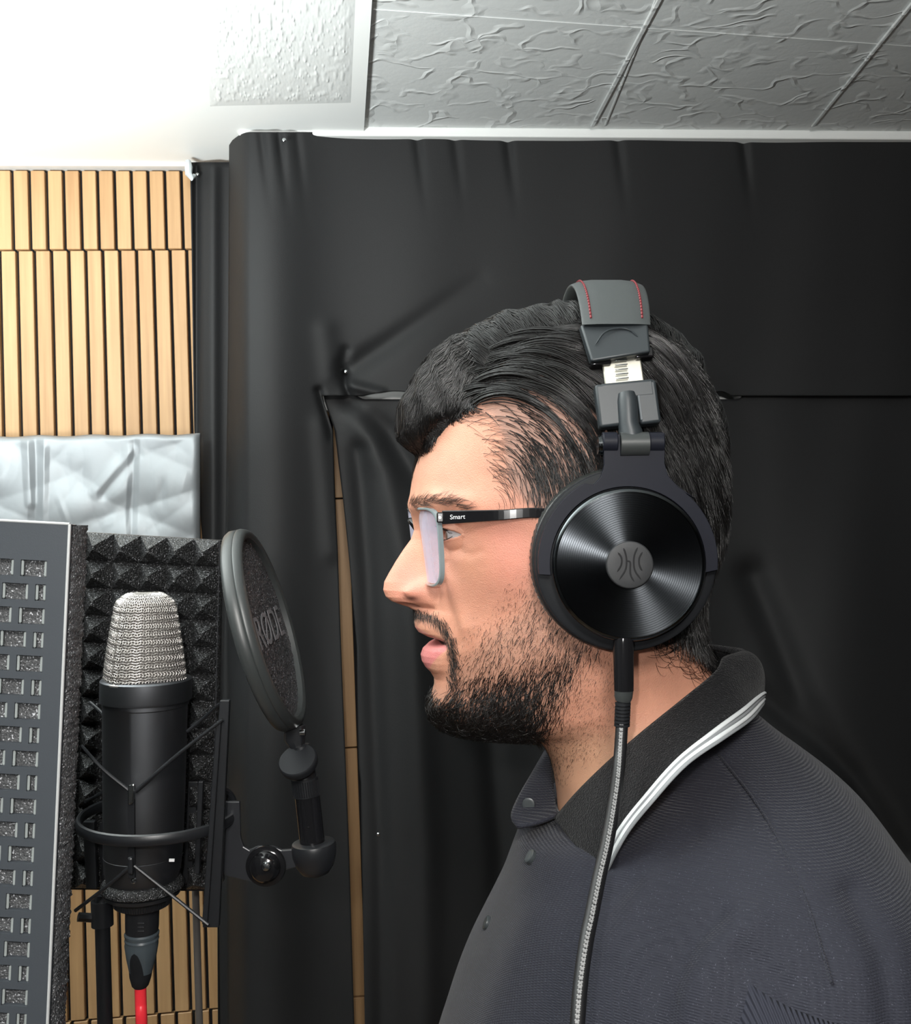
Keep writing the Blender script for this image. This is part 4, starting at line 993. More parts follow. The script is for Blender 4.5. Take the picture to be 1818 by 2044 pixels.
ya = np.abs(HP[..., 1]); front = (np.arange(HP.shape[1]) < NC * .28) | (np.arange(HP.shape[1]) > NC * .72)
rp = rowpy[:, None] + 0 * ya
sig = np.interp(rp, [1000, 1040, 1075, 1117, 1150, 1175, 1195, 1208, 1216, 1240], [30, 19, 23, 29, 37, 43, 44, 46, 58, 70])
kx = np.interp(rp, [1000, 1075, 1150, 1200, 1215], [2, 2.0, 2.3, 2.6, 2])
fall_n = np.exp(-(ya / sig) ** kx)
lipw = 84.0
fall_l = np.clip(1 - (ya / lipw) ** 2, 0, 1) ** .8
fall_c = np.exp(-(ya / 62) ** 2)
wl_ = smooth(1222, 1250, rp) * (1 - smooth(1336, 1350, rp))
fall = fall_n * (1 - smooth(1214, 1232, rp)) + smooth(1214, 1232, rp) * ((1 - wl_) * fall_c + wl_ * fall_l)
HP[..., 0] += D0x[:, None] * fall * front
# nose wings, nostril, philtrum
def gb(y0, sy, z0, sz, amp): HP[..., 0] += front * amp * np.exp(-((ya - y0) / sy) ** 2 - ((rp - z0) / sz) ** 2)
gb(50, 13, 1174, 19, -30); gb(70, 7, 1176, 22, 9); gb(50, 16, 1206, 8, 9); gb(24, 9, 1203, 4.5, 16); gb(0, 7, 1228, 10, 3)
HP[..., 2] += front * 3 * np.exp(-((ya - 26) / 10) ** 2 - ((rp - 1204) / 6) ** 2)
# mouth corners pulled in, roundness of the lips
gb(80, 10, 1276, 12, 7)
ANG = math.radians(6.0); AX = 291.0
def headrot(P):
    b = smooth(-560, -380, P[..., 2]) * ANG; c_, s_ = np.cos(b), np.sin(b); dx = (P[..., 0] - AX) / np.cos(b)
    out = P.copy(); out[..., 0] = AX + dx * c_ - P[..., 1] * s_; out[..., 1] = dx * s_ * 1 + P[..., 1] * c_
    return out
def project(P): m = FPX / (FPX + P[..., 1]); return 909 + P[..., 0] * m, 1022 - P[..., 2] * m
def imgn(P):            # image place of the mirrored-to-near copy
    Q = P.copy(); Q[..., 1] = -np.abs(Q[..., 1]); return project(headrot(Q))
def normals(P):
    du = np.roll(P, -1, 1) - np.roll(P, 1, 1); dv = np.gradient(P, axis=0); n = np.cross(dv, du); n /= np.linalg.norm(n, axis=-1)[..., None] + 1e-9
    c = P.mean(1, keepdims=True); sgn = np.sign(((P - c) * n).sum(-1).mean()); return n * sgn
N = normals(HP); ix, iy = imgn(HP)
def brush(pts, r, amp, rx=None):
    global HP
    d = poly_d(ix, iy, pts) if len(pts) > 1 else np.hypot((ix - pts[0][0]) / (rx or r) * r, iy - pts[0][1])
    HP += N * (amp * np.exp(-(d / r) ** 2) * (np.abs(HP[..., 1]) > 6) * (np.arange(HP.shape[0])[:, None] < 480) * smooth(4, 22, np.abs(HP[..., 1])))[..., None]
brush([(828, 1008), (870, 994), (930, 1000)], 15, 6)
brush([(905, 1062)], 36, -11, 42); brush([(868, 1068), (880, 1120)], 16, -7)
brush([(980, 1120)], 60, 7, 70); brush([(960, 960)], 50, -4); brush([(1000, 1240)], 60, -5)
brush([(915, 1095), (940, 1108), (960, 1100)], 9, -2.0); brush([(892, 1110), (905, 1150)], 14, -2)
brush([(886, 1165), (893, 1200), (905, 1240), (915, 1285)], 10, -3.2); brush([(902, 1160), (912, 1200), (928, 1250)], 16, 4)
brush([(898, 1325), (888, 1350)], 12, -3); brush([(880, 1400)], 26, 5); brush([(1000, 1350), (1080, 1300)], 40, 3)
# eyes
EYE = np.array([915 * 0 + (907 - 909) * .95, -98, (1022 - 1066) * .952]); ER = 37.0
EYE[0] += 9
def lids(P, sg):
    E = EYE * (1, sg, 1) if sg == 1 else EYE * (1, -1, 1)
    d = P - E; r = np.linalg.norm(d, axis=-1) + 1e-9; az = np.arctan2(-d[..., 1] * sg * (1 if sg == 1 else 1), -d[..., 0]); el = np.arcsin(np.clip(d[..., 2] / r, -1, 1))
    az = np.arctan2(np.abs(P[..., 1]) - 98, -d[..., 0])
    reg = smooth(64, 46, r) * (d[..., 0] < 30)
    u_ = np.where(az > 0, az / 1.28, az / .9); up = .30 * np.clip(1 - (u_ - .05) ** 2, 0, 1) ** .7 - .02; lo = -.24 * np.clip(1 - (u_ - .0) ** 2, 0, 1) ** .8 - .02
    ins = smooth(0, .05, up - el) * smooth(0, .05, el - lo) * (np.abs(u_) < 1)
    tr = 41.5 + 2.2 * np.exp(-((el - up) / .07) ** 2) + 1.6 * np.exp(-((el - lo) / .07) ** 2) - 2.5 * np.exp(-((el - up - .26) / .07) ** 2)
    tr = tr * (1 - ins) + 31 * ins
    inner = smooth(1.2, .95, np.abs(u_)) * smooth(1.0, .7, np.abs(el))
    wgt = reg * inner
    P = P + d / r[..., None] * ((tr - r) * wgt)[..., None]
    d = P - E; r = np.linalg.norm(d, axis=-1) + 1e-9; push = np.clip(40.5 - r, 0, None) * (1 - ins) * (d[..., 1] * sg > -30)
    return P + d / r[..., None] * push[..., None], ins * reg
HP, m1 = lids(HP, 1); HP, m2 = lids(HP, -1)
HR = headrot(HP)
N = normals(HP); NRt = normals(HR); ix, iy = imgn(HP)
# the eye socket brush moved some points; colours painted per vertex (skin tones, plus shade in nostrils and mouth gap)
def cmix(c, d, a): return c * (1 - a[..., None]) + np.array(d) * a[..., None]
Cc = np.zeros(HP.shape) + np.array((.62, .295, .195))
nz = lambda s_: 0
Cc = cmix(Cc, (.68, .25, .19), .65 * gs(np.hypot((ix - 1010) / 90, (iy - 1100) / 90), 1))
Cc = cmix(Cc, (.70, .27, .20), .7 * gs(np.hypot((ix - 820) / 50, (iy - 1165) / 50), 1))
Cc = cmix(Cc, (.62, .315, .19), .5 * gs(np.hypot((ix - 930) / 60, (iy - 1120) / 60), 1))
Cc = cmix(Cc, (.60, .35, .22), .7 * smooth(1430, 1500, iy))
Cc = cmix(Cc, (.64, .34, .235), .6 * gs(np.hypot((ix - 880) / 60, (iy - 930) / 60), 1))
yl = np.abs(HP[..., 1]) / lipw
up_t = 1241 + 26 * yl ** 2; lo_b = 1333 - 50 * yl ** 2
lipm = front * (yl < 1.02) * (rp > 1000) * (rp < 1345) * smooth(0, 3, rp - up_t) * smooth(0, 3, lo_b - rp)
upm = lipm * (rp < 1272); lom = lipm * (rp >= 1272)
Cc = cmix(Cc, (.58, .24, .20), upm * .85); Cc = cmix(Cc, (.62, .20, .20), lom * .9)
notch = front * (np.abs(rp - 1272) < 3.5) * (yl < .96) * 1.0; Cc = cmix(Cc, (.06, .015, .015), notch)  # shade of the mouth gap painted dark
Cc = cmix(Cc, (.16, .06, .05), front * np.exp(-((ya - 25) / 8) ** 2 - ((rp - 1203) / 4.0) ** 2))  # nostril shade painted into the skin colour
Cc = cmix(Cc, (.46, .22, .16), .7 * np.clip(m1 + m2, 0, 1))
_ns = np.exp(-((ix - 822) / 13) ** 2 - ((iy - 1194) / 4.5) ** 2) * (RTt[:, None] < 20); Cc = cmix(Cc, (.10, .03, .025), np.clip(_ns * .9, 0, 1))  # dark spot painted as shade inside the nostril
def inpoly(px, py, poly):
    r = np.zeros(px.shape, bool); n = len(poly)
    for k in range(n):
        x1, y1 = poly[k]; x2, y2 = poly[(k + 1) % n]
        if y1 == y2: continue
        c = ((y1 > py) != (y2 > py)) & (px < (x2 - x1) * (py - y1) / (y2 - y1) + x1); r ^= c
    return r
def polymask(px, py, poly, soft):      # soft edge inwards/outwards
    d = poly_d(px, py, poly + [poly[0]]); ins = inpoly(px, py, poly); return smooth(-soft, soft, np.where(ins, d, -d))
HAIRP = [(836, 892), (846, 868), (862, 845), (890, 825), (925, 812), (960, 815), (985, 832), (1003, 868), (1008, 910), (1012, 950), (1035, 985), (1065, 1012), (1090, 1040), (1120, 1110), (1160, 1180), (1250, 1235), (1330, 1250), (1400, 1300), (1500, 1330), (1560, 1000), (1500, 700), (1350, 560), (1100, 560), (900, 600), (800, 750), (780, 880)]
BEARDP = [(1070, 1160), (1040, 1225), (985, 1265), (935, 1310), (912, 1345), (890, 1378), (862, 1380), (838, 1400), (838, 1440), (870, 1490), (960, 1500), (1060, 1480), (1108, 1430), (1140, 1350), (1180, 1290), (1200, 1200), (1150, 1130)]
hm = polymask(ix, iy, HAIRP, 14) * (RTt[:, None] < 20); bmk = polymask(ix, iy, BEARDP, 20) * (RTt[:, None] < 20)
Cc = cmix(Cc, (.26, .155, .12), .75 * hm); Cc = cmix(Cc, (.05, .035, .03), .9 * hm * smooth(1290, 1330, ix)); Cc = cmix(Cc, (.06, .04, .035), .9 * hm * smooth(770, 720, iy))
Cc = cmix(Cc, (.34, .21, .155), .45 * bmk)
must = front * (RTt[:, None] < 20) * gs(poly_d(ix, iy, [(828, 1226), (858, 1234), (884, 1258), (902, 1296), (906, 1340)]), 9); Cc = cmix(Cc, (.30, .18, .13), .6 * must)

gm = G(); nrow_h = HR.shape[0]
gm.grid(HR[1:], closev=True)
pole = HR[0].mean(0); k0 = gm.n; gm.add([pole], []); ncol = HR.shape[1]
gm.f += [(k0, (j + 1) % ncol, j) for j in range(ncol)]
gm.f.append(tuple((nrow_h - 2) * ncol + j for j in range(ncol)))
man = build('person', gm, M['skin'], angle=180)
tag(man, 'man in profile with slick black hair and short beard, wearing a dark polo shirt', 'person')
ca = man.data.color_attributes.new('Col', 'FLOAT_COLOR', 'POINT')
cc_ = np.concatenate([Cc[1:].reshape(-1, 3), Cc[0, :1]]); ca.data.foreach_set('color', np.concatenate([cc_, np.ones((len(cc_), 1))], 1).astype(np.float32).ravel())
def eyeball(sg):
    E = EYE * (1, sg, 1); d = np.array((-1, .0 * sg - .05, -.06)); d /= np.linalg.norm(d)
    prof = [(ER * math.sin(a), ER * math.cos(a)) for a in np.linspace(-math.pi / 2 + .02, math.pi / 2 - .35, 24)]
    g = G().lathe(E, d, prof, 48); 
    for k in range(len(g.v)): g.v[k] = headrot(g.v[k])
    o = build('eyeball', g, M['eye'], man, angle=180)
    g = G().lathe(E, d, [(ER * math.sin(a), ER * math.cos(a)) for a in np.linspace(math.pi / 2 - .36, math.pi / 2 - .01, 8)], 48); g.v = [headrot(v) for v in g.v]; build('iris', g, M['iris'], o, angle=180)
eyeball(1); eyeball(-1)

# ---------------------------------------------------------------- hair
def lookup(A, i, j):
    n, m = A.shape[:2]; i = np.clip(i, 0, n - 1.001); j = np.mod(j, m); i0 = i.astype(int); j0 = j.astype(int) % m; j1 = (j0 + 1) % m; a = (i - i0)[:, None]; b = (j - np.floor(j))[:, None]
    return (A[i0, j0] * (1 - a) + A[i0 + 1, j0] * a) * (1 - b) + (A[i0, j1] * (1 - a) + A[i0 + 1, j1] * a) * b
HJ = np.gradient(HP, axis=0); WJ = (np.roll(HP, -1, 1) - np.roll(HP, 1, 1)) / 2
def step(i, j, D, ds):
    Ji = lookup(HJ, i, j); Jj = lookup(WJ, i, j); a = (Ji * Ji).sum(1) + 1e-3; b = (Ji * Jj).sum(1); c = (Jj * Jj).sum(1) + 1e-3
    d1 = (Ji * D).sum(1); d2 = (Jj * D).sum(1); det = a * c - b * b + 1e-3; di = (c * d1 - b * d2) / det; dj = (a * d2 - b * d1) / det
    v = Ji * di[:, None] + Jj * dj[:, None]; L = np.linalg.norm(v, axis=1) + 1e-6
    return i + di / L * ds, j + dj / L * ds
rowsN = int(np.searchsorted(RTt, 22))
def scatter(n, weight):
    """roots (i,j) by area * weight(px,py,P)"""
    A = np.linalg.norm(np.cross(HJ[:rowsN], WJ[:rowsN]), axis=-1) * weight
    cdf = np.cumsum(A.ravel()); r = rng.random(n) * cdf[-1]; k = np.searchsorted(cdf, r); i = k // ncol + rng.random(n) - .5; j = k % ncol + rng.random(n) - .5
    return np.clip(i, 1, rowsN - 1), j
def grow(i, j, field, length, nseg, lift, wob=0, base=None):
    """field(P,px,py,t)->3D direction; lift(t,P)->height over the skin"""
    n = len(i); out = np.zeros((n, nseg + 1, 3)); rw = rng.normal(0, 1, (n, 3)) * wob
    for k in range(nseg + 1):
        t = k / nseg; P = lookup(HP, i, j); Nn = lookup(N, i, j)
        out[:, k] = P + Nn * np.broadcast_to(lift(t, P), (n,))[:, None]
        if base is not None: out[:, k] += lookup(CAPD, i, j) * base
        if k < nseg:
            px, py = imgn(P); D = field(P, px, py, t) + rw; i, j = step(i, j, D, length / nseg)
            i = np.clip(i, 0.5, HP.shape[0] - 2)
    return out
def hairmesh(paths, r0, r1, name, m, flat=1.0, rot=True, prof=None, sides=3):
    """paths (n,k,3) -> joined thin tubes; r arrays per strand"""
    P = headrot(paths) if rot else paths; n, k, _ = P.shape
    t = np.gradient(P, axis=1); t /= np.linalg.norm(t, axis=-1)[..., None] + 1e-9
    ref = P - np.array([290., 0, 100.]); ref[..., 2] *= .6; a = np.cross(t, ref); a /= np.linalg.norm(a, axis=-1)[..., None] + 1e-9; b = np.cross(a, t)
    rr = np.linspace(0, 1, k)[None, :]; r0 = np.broadcast_to(np.asarray(r0, float), (n,))[:, None]
    R = r0 * (1 - rr ** 2.5 * (1 - r1)) 
    if prof is not None: R = r0 * prof(rr)
    ring = []
    for s_ in range(sides):
        x = 2 * math.pi * s_ / sides + .5; ring.append(P + a * (R * math.cos(x))[..., None] + b * (R * flat * math.sin(x))[..., None])
    V = np.stack(ring, 2).reshape(-1, 3)
    base = (np.arange(n) * k * sides)[:, None, None] + (np.arange(k - 1) * sides)[None, :, None]; F = []
    for s_ in range(sides):
        s2 = (s_ + 1) % sides; F.append(np.stack([base + s_, base + s2, base + s2 + sides, base + s_ + sides], -1).reshape(-1, 4))
    F = np.concatenate(F).astype(np.int32); V = T(V); org = np.array(man['_o']); V = V - org
    me = bpy.data.meshes.new(name); me.vertices.add(len(V)); me.vertices.foreach_set('co', V.astype(np.float32).ravel())
    me.loops.add(len(F) * 4); me.loops.foreach_set('vertex_index', F.ravel()); me.polygons.add(len(F)); me.polygons.foreach_set('loop_start', np.arange(len(F), dtype=np.int32) * 4)
    me.polygons.foreach_set('use_smooth', np.ones(len(F), bool)); me.materials.append(m); me.update(calc_edges=True)
    o = bpy.data.objects.new(name, me); COL.objects.link(o); o.parent = man; o['_o'] = org.tolist(); o['kind'] = 'stuff'; return o
ONE = np.ones
def circ(P, px, py, t, dwn=0.0):
    dx, dy = px - 985, py - 1010; L = np.hypot(dx, dy) + 1e-6; tx, ty = -dy / L, dx / L          # clockwise tangent in the image (y down)
    tx, ty = tx, ty + dwn; return np.stack([tx, 0 * tx, -ty], 1)
PXg, PYg = ix[:rowsN], iy[:rowsN]; Hn = polymask(PXg, PYg, HAIRP, 12)
PART = [(836, 850), (850, 815), (878, 772), (925, 728), (1000, 690), (1090, 655), (1180, 632), (1300, 640)]
def above_part(px, py): return np.interp(px, [a for a, _ in PART], [b for _, b in PART]) - py      # >0 above the parting
# dark volume under the top hair: offset shell
top_h = np.zeros(ix.shape)
ap = above_part(ix, iy); mtop = smooth(-4, 34, ap) * (RTt[:, None] < 6.3)
near_mid = np.abs(HP[..., 1])
mtop = smooth(-155, -62, HP[..., 1]) * (1 - smooth(120, 190, HP[..., 1])) * (RTt[:, None] < 6.3)
rowh = np.interp(RTt, [0, 1, 2, 3, 4, 5, 5.6, 5.9, 6.1], [29, 30, 33, 43, 50, 52, 40, 18, 2])[:, None]
rowh = np.interp(RTt[:, None] + .95 * smooth(40, 150, -HP[..., 1]), [0, 1, 2, 3, 4, 5, 5.6, 5.9, 6.1], [29, 30, 33, 43, 50, 52, 40, 18, 0])
fw_ = smooth(1330, 1180, HP[..., 0] + 909)
cap_h = mtop * (rowh * fw_ + (1 - fw_) * np.minimum(rowh, 22))
backm = smooth(1230, 1330, ix) * (RTt[:, None] < 12); cap_h = np.maximum(cap_h, backm * 7 * smooth(12, 9, RTt[:, None] + 0 * ix) * smooth(1.2, 3, RTt[:, None]+0*ix) + 0)
lump = 3.3 * np.sin(HP[..., 0] / 6.5 + 2 * np.sin(HP[..., 1] / 23) + HP[..., 2] / 30 + 2.5 * np.sin(HP[..., 0] / 37)) + 2.5 * np.sin(HP[..., 0] / 13 + 1 + HP[..., 1] / 40)
CAP = HP + N * (cap_h + (lump * (cap_h > 12)) - 3)[..., None]
CAP[..., 2] -= mtop * 16 * gs(RTt[:, None] - 5.5, .5) * (HP[..., 0] < 20)
CAPD = CAP - HP
lim = int(np.searchsorted(RTt, 11.5)); gcap = G(); sub = headrot(CAP[2:lim:2, ::2]); 
gcap.grid(sub, closev=True); k0 = gcap.n; gcap.add([sub[0].mean(0)], []); nc2 = sub.shape[1]; gcap.f += [(k0, (j + 1) % nc2, j) for j in range(nc2)]
# drop faces where the shell lies under the skin
hv = (cap_h + 0)[2:lim:2, ::2].ravel(); gcap.f = [f for f in gcap.f if max((hv[v] if v < len(hv) else 50) for v in f) > 3.5]
build('hair_mass', gcap, mat('hair_mass', (.006, .0055, .0055), .6, bump=(900, .6, .0012)), man, angle=180)

# 1 combed top: from the parting up over the crown
def f_top(P, px, py, t):
    s_ = np.where(P[:, 1] < 60, 1.0, 1.0); fr = smooth(930, 840, px)
    return np.stack([-.42 - .5 * fr, .85 * s_ * (1 - .5 * fr), .35 - .9 * fr * smooth(740, 820, py) + 0 * px], 1)
wt = smooth(-150, -120, HP[:rowsN, :, 1]) * (RTt[:rowsN, None] + .9 * smooth(40, 150, -HP[:rowsN, :, 1]) < 5.7) * (HP[:rowsN, :, 1] < 160)
i, j = scatter(12000, wt)
capl = lambda P: 26 + 6 * np.sin(P[:, 0] / 7 + 2 * np.sin(P[:, 1] / 19))
ln = 90 + 70 * rng.random(len(i)); hgt = rng.uniform(.4, 1.5, len(i)); _P = lookup(HP, i, j); tuft = 22 * np.clip(np.sin(_P[:, 0] / 9 + 1.3 * np.sin(_P[:, 0] / 31)) * 1.4 - .75, 0, 1) * rng.random(len(i)) * (_P[:, 1] > -70)
tp = grow(i, j, f_top, ln, 9, lambda t, P: 0 + hgt * 4 * math.sin(math.pi * min(1, t + .1)) + tuft * t ** 2, .14, base=1.0)
hairmesh(tp, rng.uniform(.5, 1.1, len(tp)), .25, 'hair_top', M['hairt'])
# front lock hanging over the forehead
i, j = scatter(5200, (RTt[:rowsN, None] + .95 * smooth(40, 150, -HP[:rowsN, :, 1]) < 5.75) * (HP[:rowsN, :, 1] > -150) * (HP[:rowsN, :, 1] < 160) * (PXg < 960) * (RTt[:rowsN, None] < 5.7) * (RTt[:rowsN, None] > 2.6))
lk = grow(i, j, lambda P, px, py, t: np.stack([-.2 + 0 * px, .25 + 0 * px, -1 + 0 * px], 1), 120 + 40 * rng.random(len(i)), 10, lambda t, P: 3 + 6 * math.sin(math.pi * min(1, t)), .12, base=1.0)
hgt = rng.uniform(.0, 10, (len(lk), 1)); lk[..., 0] -= hgt * np.sin(np.linspace(0, math.pi, 11))[None] * .6
low = -(1022 - 893.0) ; z_min = 1022 - 893
lx, ly = imgn(lk); ymx = np.interp(lx, [780, 842, 852, 872, 905, 960], [884, 894, 858, 836, 816, 800]) + rng.normal(0, 5, (len(lk), 1))
under = np.clip(ly - ymx, 0, None); lk[..., 2] += under * .8; lk[..., 0] += under * .35
hairmesh(lk, rng.uniform(.5, 1.1, len(lk)), .3, 'front_lock', M['hairt'])
# 2 wet clumps swept back and down from the parting
def clump_paths():
    out = []; rad = []
    seeds = []
    for k in range(84):
        t = k / 83; x = 842 + (1290 - 842) * t ** .9 + rng.uniform(-5, 5); y = 18 + np.interp(x, [a for a, _ in PART], [b for _, b in PART]) + rng.uniform(-6, 50 * smooth(860, 960, np.array(x)) + 25) 
        seeds.append((x, y, rng.uniform(150, 330) * (1 if x < 1150 else 1.0)))
    for k in range(22): seeds.append((rng.uniform(834, 880), rng.uniform(795, 862), rng.uniform(140, 230)))
    for k in range(40): seeds.append((rng.uniform(1270, 1400), rng.uniform(650, 760), rng.uniform(110, 200)))
    NR = near[:rowsN, :]; nx_, ny_ = ix[:rowsN, :NC // 2 + 1], iy[:rowsN, :NC // 2 + 1]
    for (x, y, L) in seeds:
        k = np.argmin((nx_ - x) ** 2 + (ny_ - y) ** 2); out.append((k // nx_.shape[1], k % nx_.shape[1], L))
    return np.array(out, float)
sd = clump_paths(); sd2 = sd.copy(); sd2[:, 1] = ncol - sd2[:, 1]; 
for side, s0 in (('near', sd), ('far', sd2)):
    nst = 24 if side == 'near' else 8
    ii = np.repeat(s0[:, 0], nst) ; jj = np.repeat(s0[:, 1], nst); LL = np.repeat(s0[:, 2], nst) * rng.uniform(.75, 1.08, len(ii))
    tight = np.repeat(rng.uniform(.8, 1.9, len(s0)), nst); ii = ii + rng.normal(0, 1, len(ii)) * tight; jj = jj + rng.normal(0, 1, len(ii)) * tight
    bias = np.repeat(rng.normal(0, .10, len(s0)), nst); lf = np.repeat(rng.uniform(8, 17, len(s0)), nst) * rng.uniform(.8, 1.15, len(ii))
    cp2 = grow(ii, jj, lambda P, px, py, t: circ(P, px, py, t, .10 + bias + .25 * t), LL, 12, lambda t, P: 2 + lf * math.sin(math.pi * min(.93, t * .93 + .08)) ** .6)
    # gather each clump towards its centre line near the tip
    q3 = cp2.reshape(len(s0), nst, 13, 3); cen = q3.mean(1, keepdims=True); wgt = (np.linspace(.1, 1, 13) ** .6 * .80)[None, None, :, None]; q3 = q3 * (1 - wgt) + cen * wgt
    hairmesh(q3.reshape(-1, 13, 3), rng.uniform(.55, 1.25, len(ii)), .25, 'swept_hair', M['hair'])
# 3 short sides and back
def f_side(P, px, py, t):
    b = smooth(1180, 1330, px); D = circ(P, px, py, t, .35 + .5 * smooth(850, 980, py) ); 
    D2 = np.stack([.28 - .55 * smooth(1020, 1180, py), 0 * px, -1 + 0 * px], 1); return D * (1 - b)[:, None] + D2 * b[:, None]
dens_s = Hn * (1 - smooth(0, 30, ap[:rowsN])) * (.25 + .75 * smooth(840, 900, PYg + (PXg > 1200) * 200)) * (.3 + .7 * polymask(PXg, PYg, [(1000, 700), (1060, 960), (1100, 1060), (1300, 1300), (1600, 1300), (1600, 500), (1000, 500)], 25))
i, j = scatter(26000, dens_s); P0 = lookup(HP, i, j); px0, py0 = imgn(P0)
back = smooth(1200, 1330, px0); ln = (30 + 22 * rng.random(len(i))) * (1 - .45 * smooth(930, 1010, py0) * (1 - back)) * (1 + .5 * back) * (1 - .35 * smooth(1150, 1250, py0))
lf = rng.uniform(4, 9, len(i)) * (1 + 1.5 * back) * (1 - .5 * smooth(940, 1010, py0) * (1 - back))
clx = np.sin(px0 / 6.5 + np.sin(py0 / 23) * 2) * .25
sh_ = grow(i, j, lambda P, px, py, t: f_side(P, px, py, t) + np.stack([-clx * 1.6 * t, 0 * px, 0 * px], 1), ln, 5, lambda t, P: .5 + lf * t ** .8, .16)
hairmesh(sh_, rng.uniform(.42, .95, len(sh_)), .2, 'short_hair', M['hair'])
# nape
NAPE = [(1290, 1240), (1400, 1225), (1450, 1280), (1445, 1345), (1380, 1345), (1300, 1310)]
i, j = scatter(900, polymask(PXg, PYg, NAPE, 18)); sh_ = grow(i, j, lambda P, px, py, t: np.stack([.9 + 0 * px, 0 * px, -.5 + .9 * t + 0 * px], 1), 26 + 26 * rng.random(len(i)), 6, lambda t, P: .5 + 3.5 * t, .35)
hairmesh(sh_, .42, .2, 'nape_hair', M['hair'])
# baby hairs along the forehead edge
i, j = scatter(260, gs(poly_d(PXg, PYg, [(905, 830), (950, 835), (985, 870), (985, 930), (1010, 985)]), 14)); sh_ = grow(i, j, lambda P, px, py, t: circ(P, px, py, t, .3), 30 + 34 * rng.random(len(i)), 7, lambda t, P: .5 + 3 * math.sin(math.pi * t), .25)
hairmesh(sh_, .35, .2, 'baby_hair', M['hair'])
# beard
bd_ = polymask(PXg, PYg, BEARDP, 30); dn = bd_ * (.16 + .84 * smooth(0, 70, PYg - np.interp(PXg, [840, 900, 950, 1050, 1150, 1200], [1385, 1352, 1330, 1305, 1275, 1240]))) * (1 - .75 * gs(np.hypot((PXg - 935) / 16, (PYg - 1385) / 26), 1)) * (1 - .95 * gs(np.hypot((PXg - 880) / 15, (PYg - 1372) / 24), 1))
i, j = scatter(11000, dn); P0 = lookup(HP, i, j); px0, py0 = imgn(P0)
full_ = smooth(1330, 1420, py0) * smooth(1120, 1040, px0); ln = (9 + 7 * rng.random(len(i))) * (1 + 1.0 * full_); lf = rng.uniform(2.5, 6, len(i)) * (1 + 1.6 * full_)
def f_beard(P, px, py, t): return np.stack([-.35 - .25 * smooth(1000, 900, px), 0 * px, -1 + 0 * px], 1)
sh_ = grow(i, j, f_beard, ln, 4, lambda t, P: .3 + lf * t ** .9, (.22 + .25 * full_)[:, None])
hairmesh(sh_, rng.uniform(.32, .5, len(sh_)) * (1 + .5 * full_), .25, 'beard', M['beard'])
i, j = scatter(420, gs(poly_d(PXg, PYg, [(850, 1400), (862, 1440), (920, 1462), (1000, 1464), (1070, 1450)]), 16)); sh_ = grow(i, j, f_beard, 22 + 14 * rng.random(len(i)), 6, lambda t, P: .5 + 13 * math.sin(t * 2.2), .7)
hairmesh(sh_, .55, .3, 'beard_curl', M['hairt'])
# stubble on the neck and upper cheek
STU = [(1080, 1130), (1010, 1190), (950, 1260), (920, 1310), (1000, 1500), (1110, 1560), (1200, 1500), (1240, 1380), (1200, 1200)]
i, j = scatter(6500, polymask(PXg, PYg, STU, 30)); sh_ = grow(i, j, f_beard, 3.0 + 4 * rng.random(len(i)), 2, lambda t, P: .1 + 1.2 * t, .3)
hairmesh(sh_, .24, .4, 'stubble', M['beard'])
# moustache and the strip around the mouth
MU = [(824, 1222), (850, 1228), (880, 1244), (898, 1275), (905, 1320), (903, 1362)]
i, j = scatter(1500, gs(poly_d(PXg, PYg, MU), 8.5) * (np.abs(HP[:rowsN, :, 1]) > 4) * (PYg > 1214) * (1 - lipm[:rowsN])); sh_ = grow(i, j, lambda P, px, py, t: np.stack([.15 + 0 * px, -np.sign(P[:, 1]) * -1 * .5, -1 + 0 * px], 1), 8 + 6 * rng.random(len(i)), 4, lambda t, P: .2 + 2.6 * t, .25)
hairmesh(sh_, .36, .25, 'moustache', M['beard'])
# eyebrow, lashes
BR = [(826, 1006), (860, 999), (895, 1000), (932, 1013)]
i, j = scatter(560, gs(poly_d(PXg, PYg, BR), 6.5) * (np.abs(HP[:rowsN, :, 1]) > 14) * (1.1 - smooth(880, 960, PXg))); sh_ = grow(i, j, lambda P, px, py, t: np.stack([.8 + 0 * px, np.sign(P[:, 1]) * .5, .45 - .7 * t + 0 * px], 1), 14 + 12 * rng.random(len(i)), 5, lambda t, P: .3 + 2.4 * t, .2)
hairmesh(sh_, .30, .25, 'eyebrow', M['brow'])
ls = []
for sg in (1, -1):
    E = EYE * (1, sg, 1)
    for k in range(64):
        u_ = rng.uniform(-.8, .95); az = u_ * .95; upper = k % 2 == 0
        el = (.30 if upper else -.24) * (1 - u_ ** 2) ** .7; r = 42
        p = E + r * np.array([-math.cos(az) * math.cos(el), -sg * math.sin(az) * math.cos(el), math.sin(el)])
        dr = np.array([-math.cos(az), -sg * math.sin(az), 0]); L = 17 if upper else 9
        ls.append([p, p + dr * L * .5 + (0, 0, (-.05 if upper else -.25) * L), p + dr * L + (0, 0, (.25 if upper else -.45) * L)])
hairmesh(np.array(ls), .5, .2, 'eyelash', M['beard'])

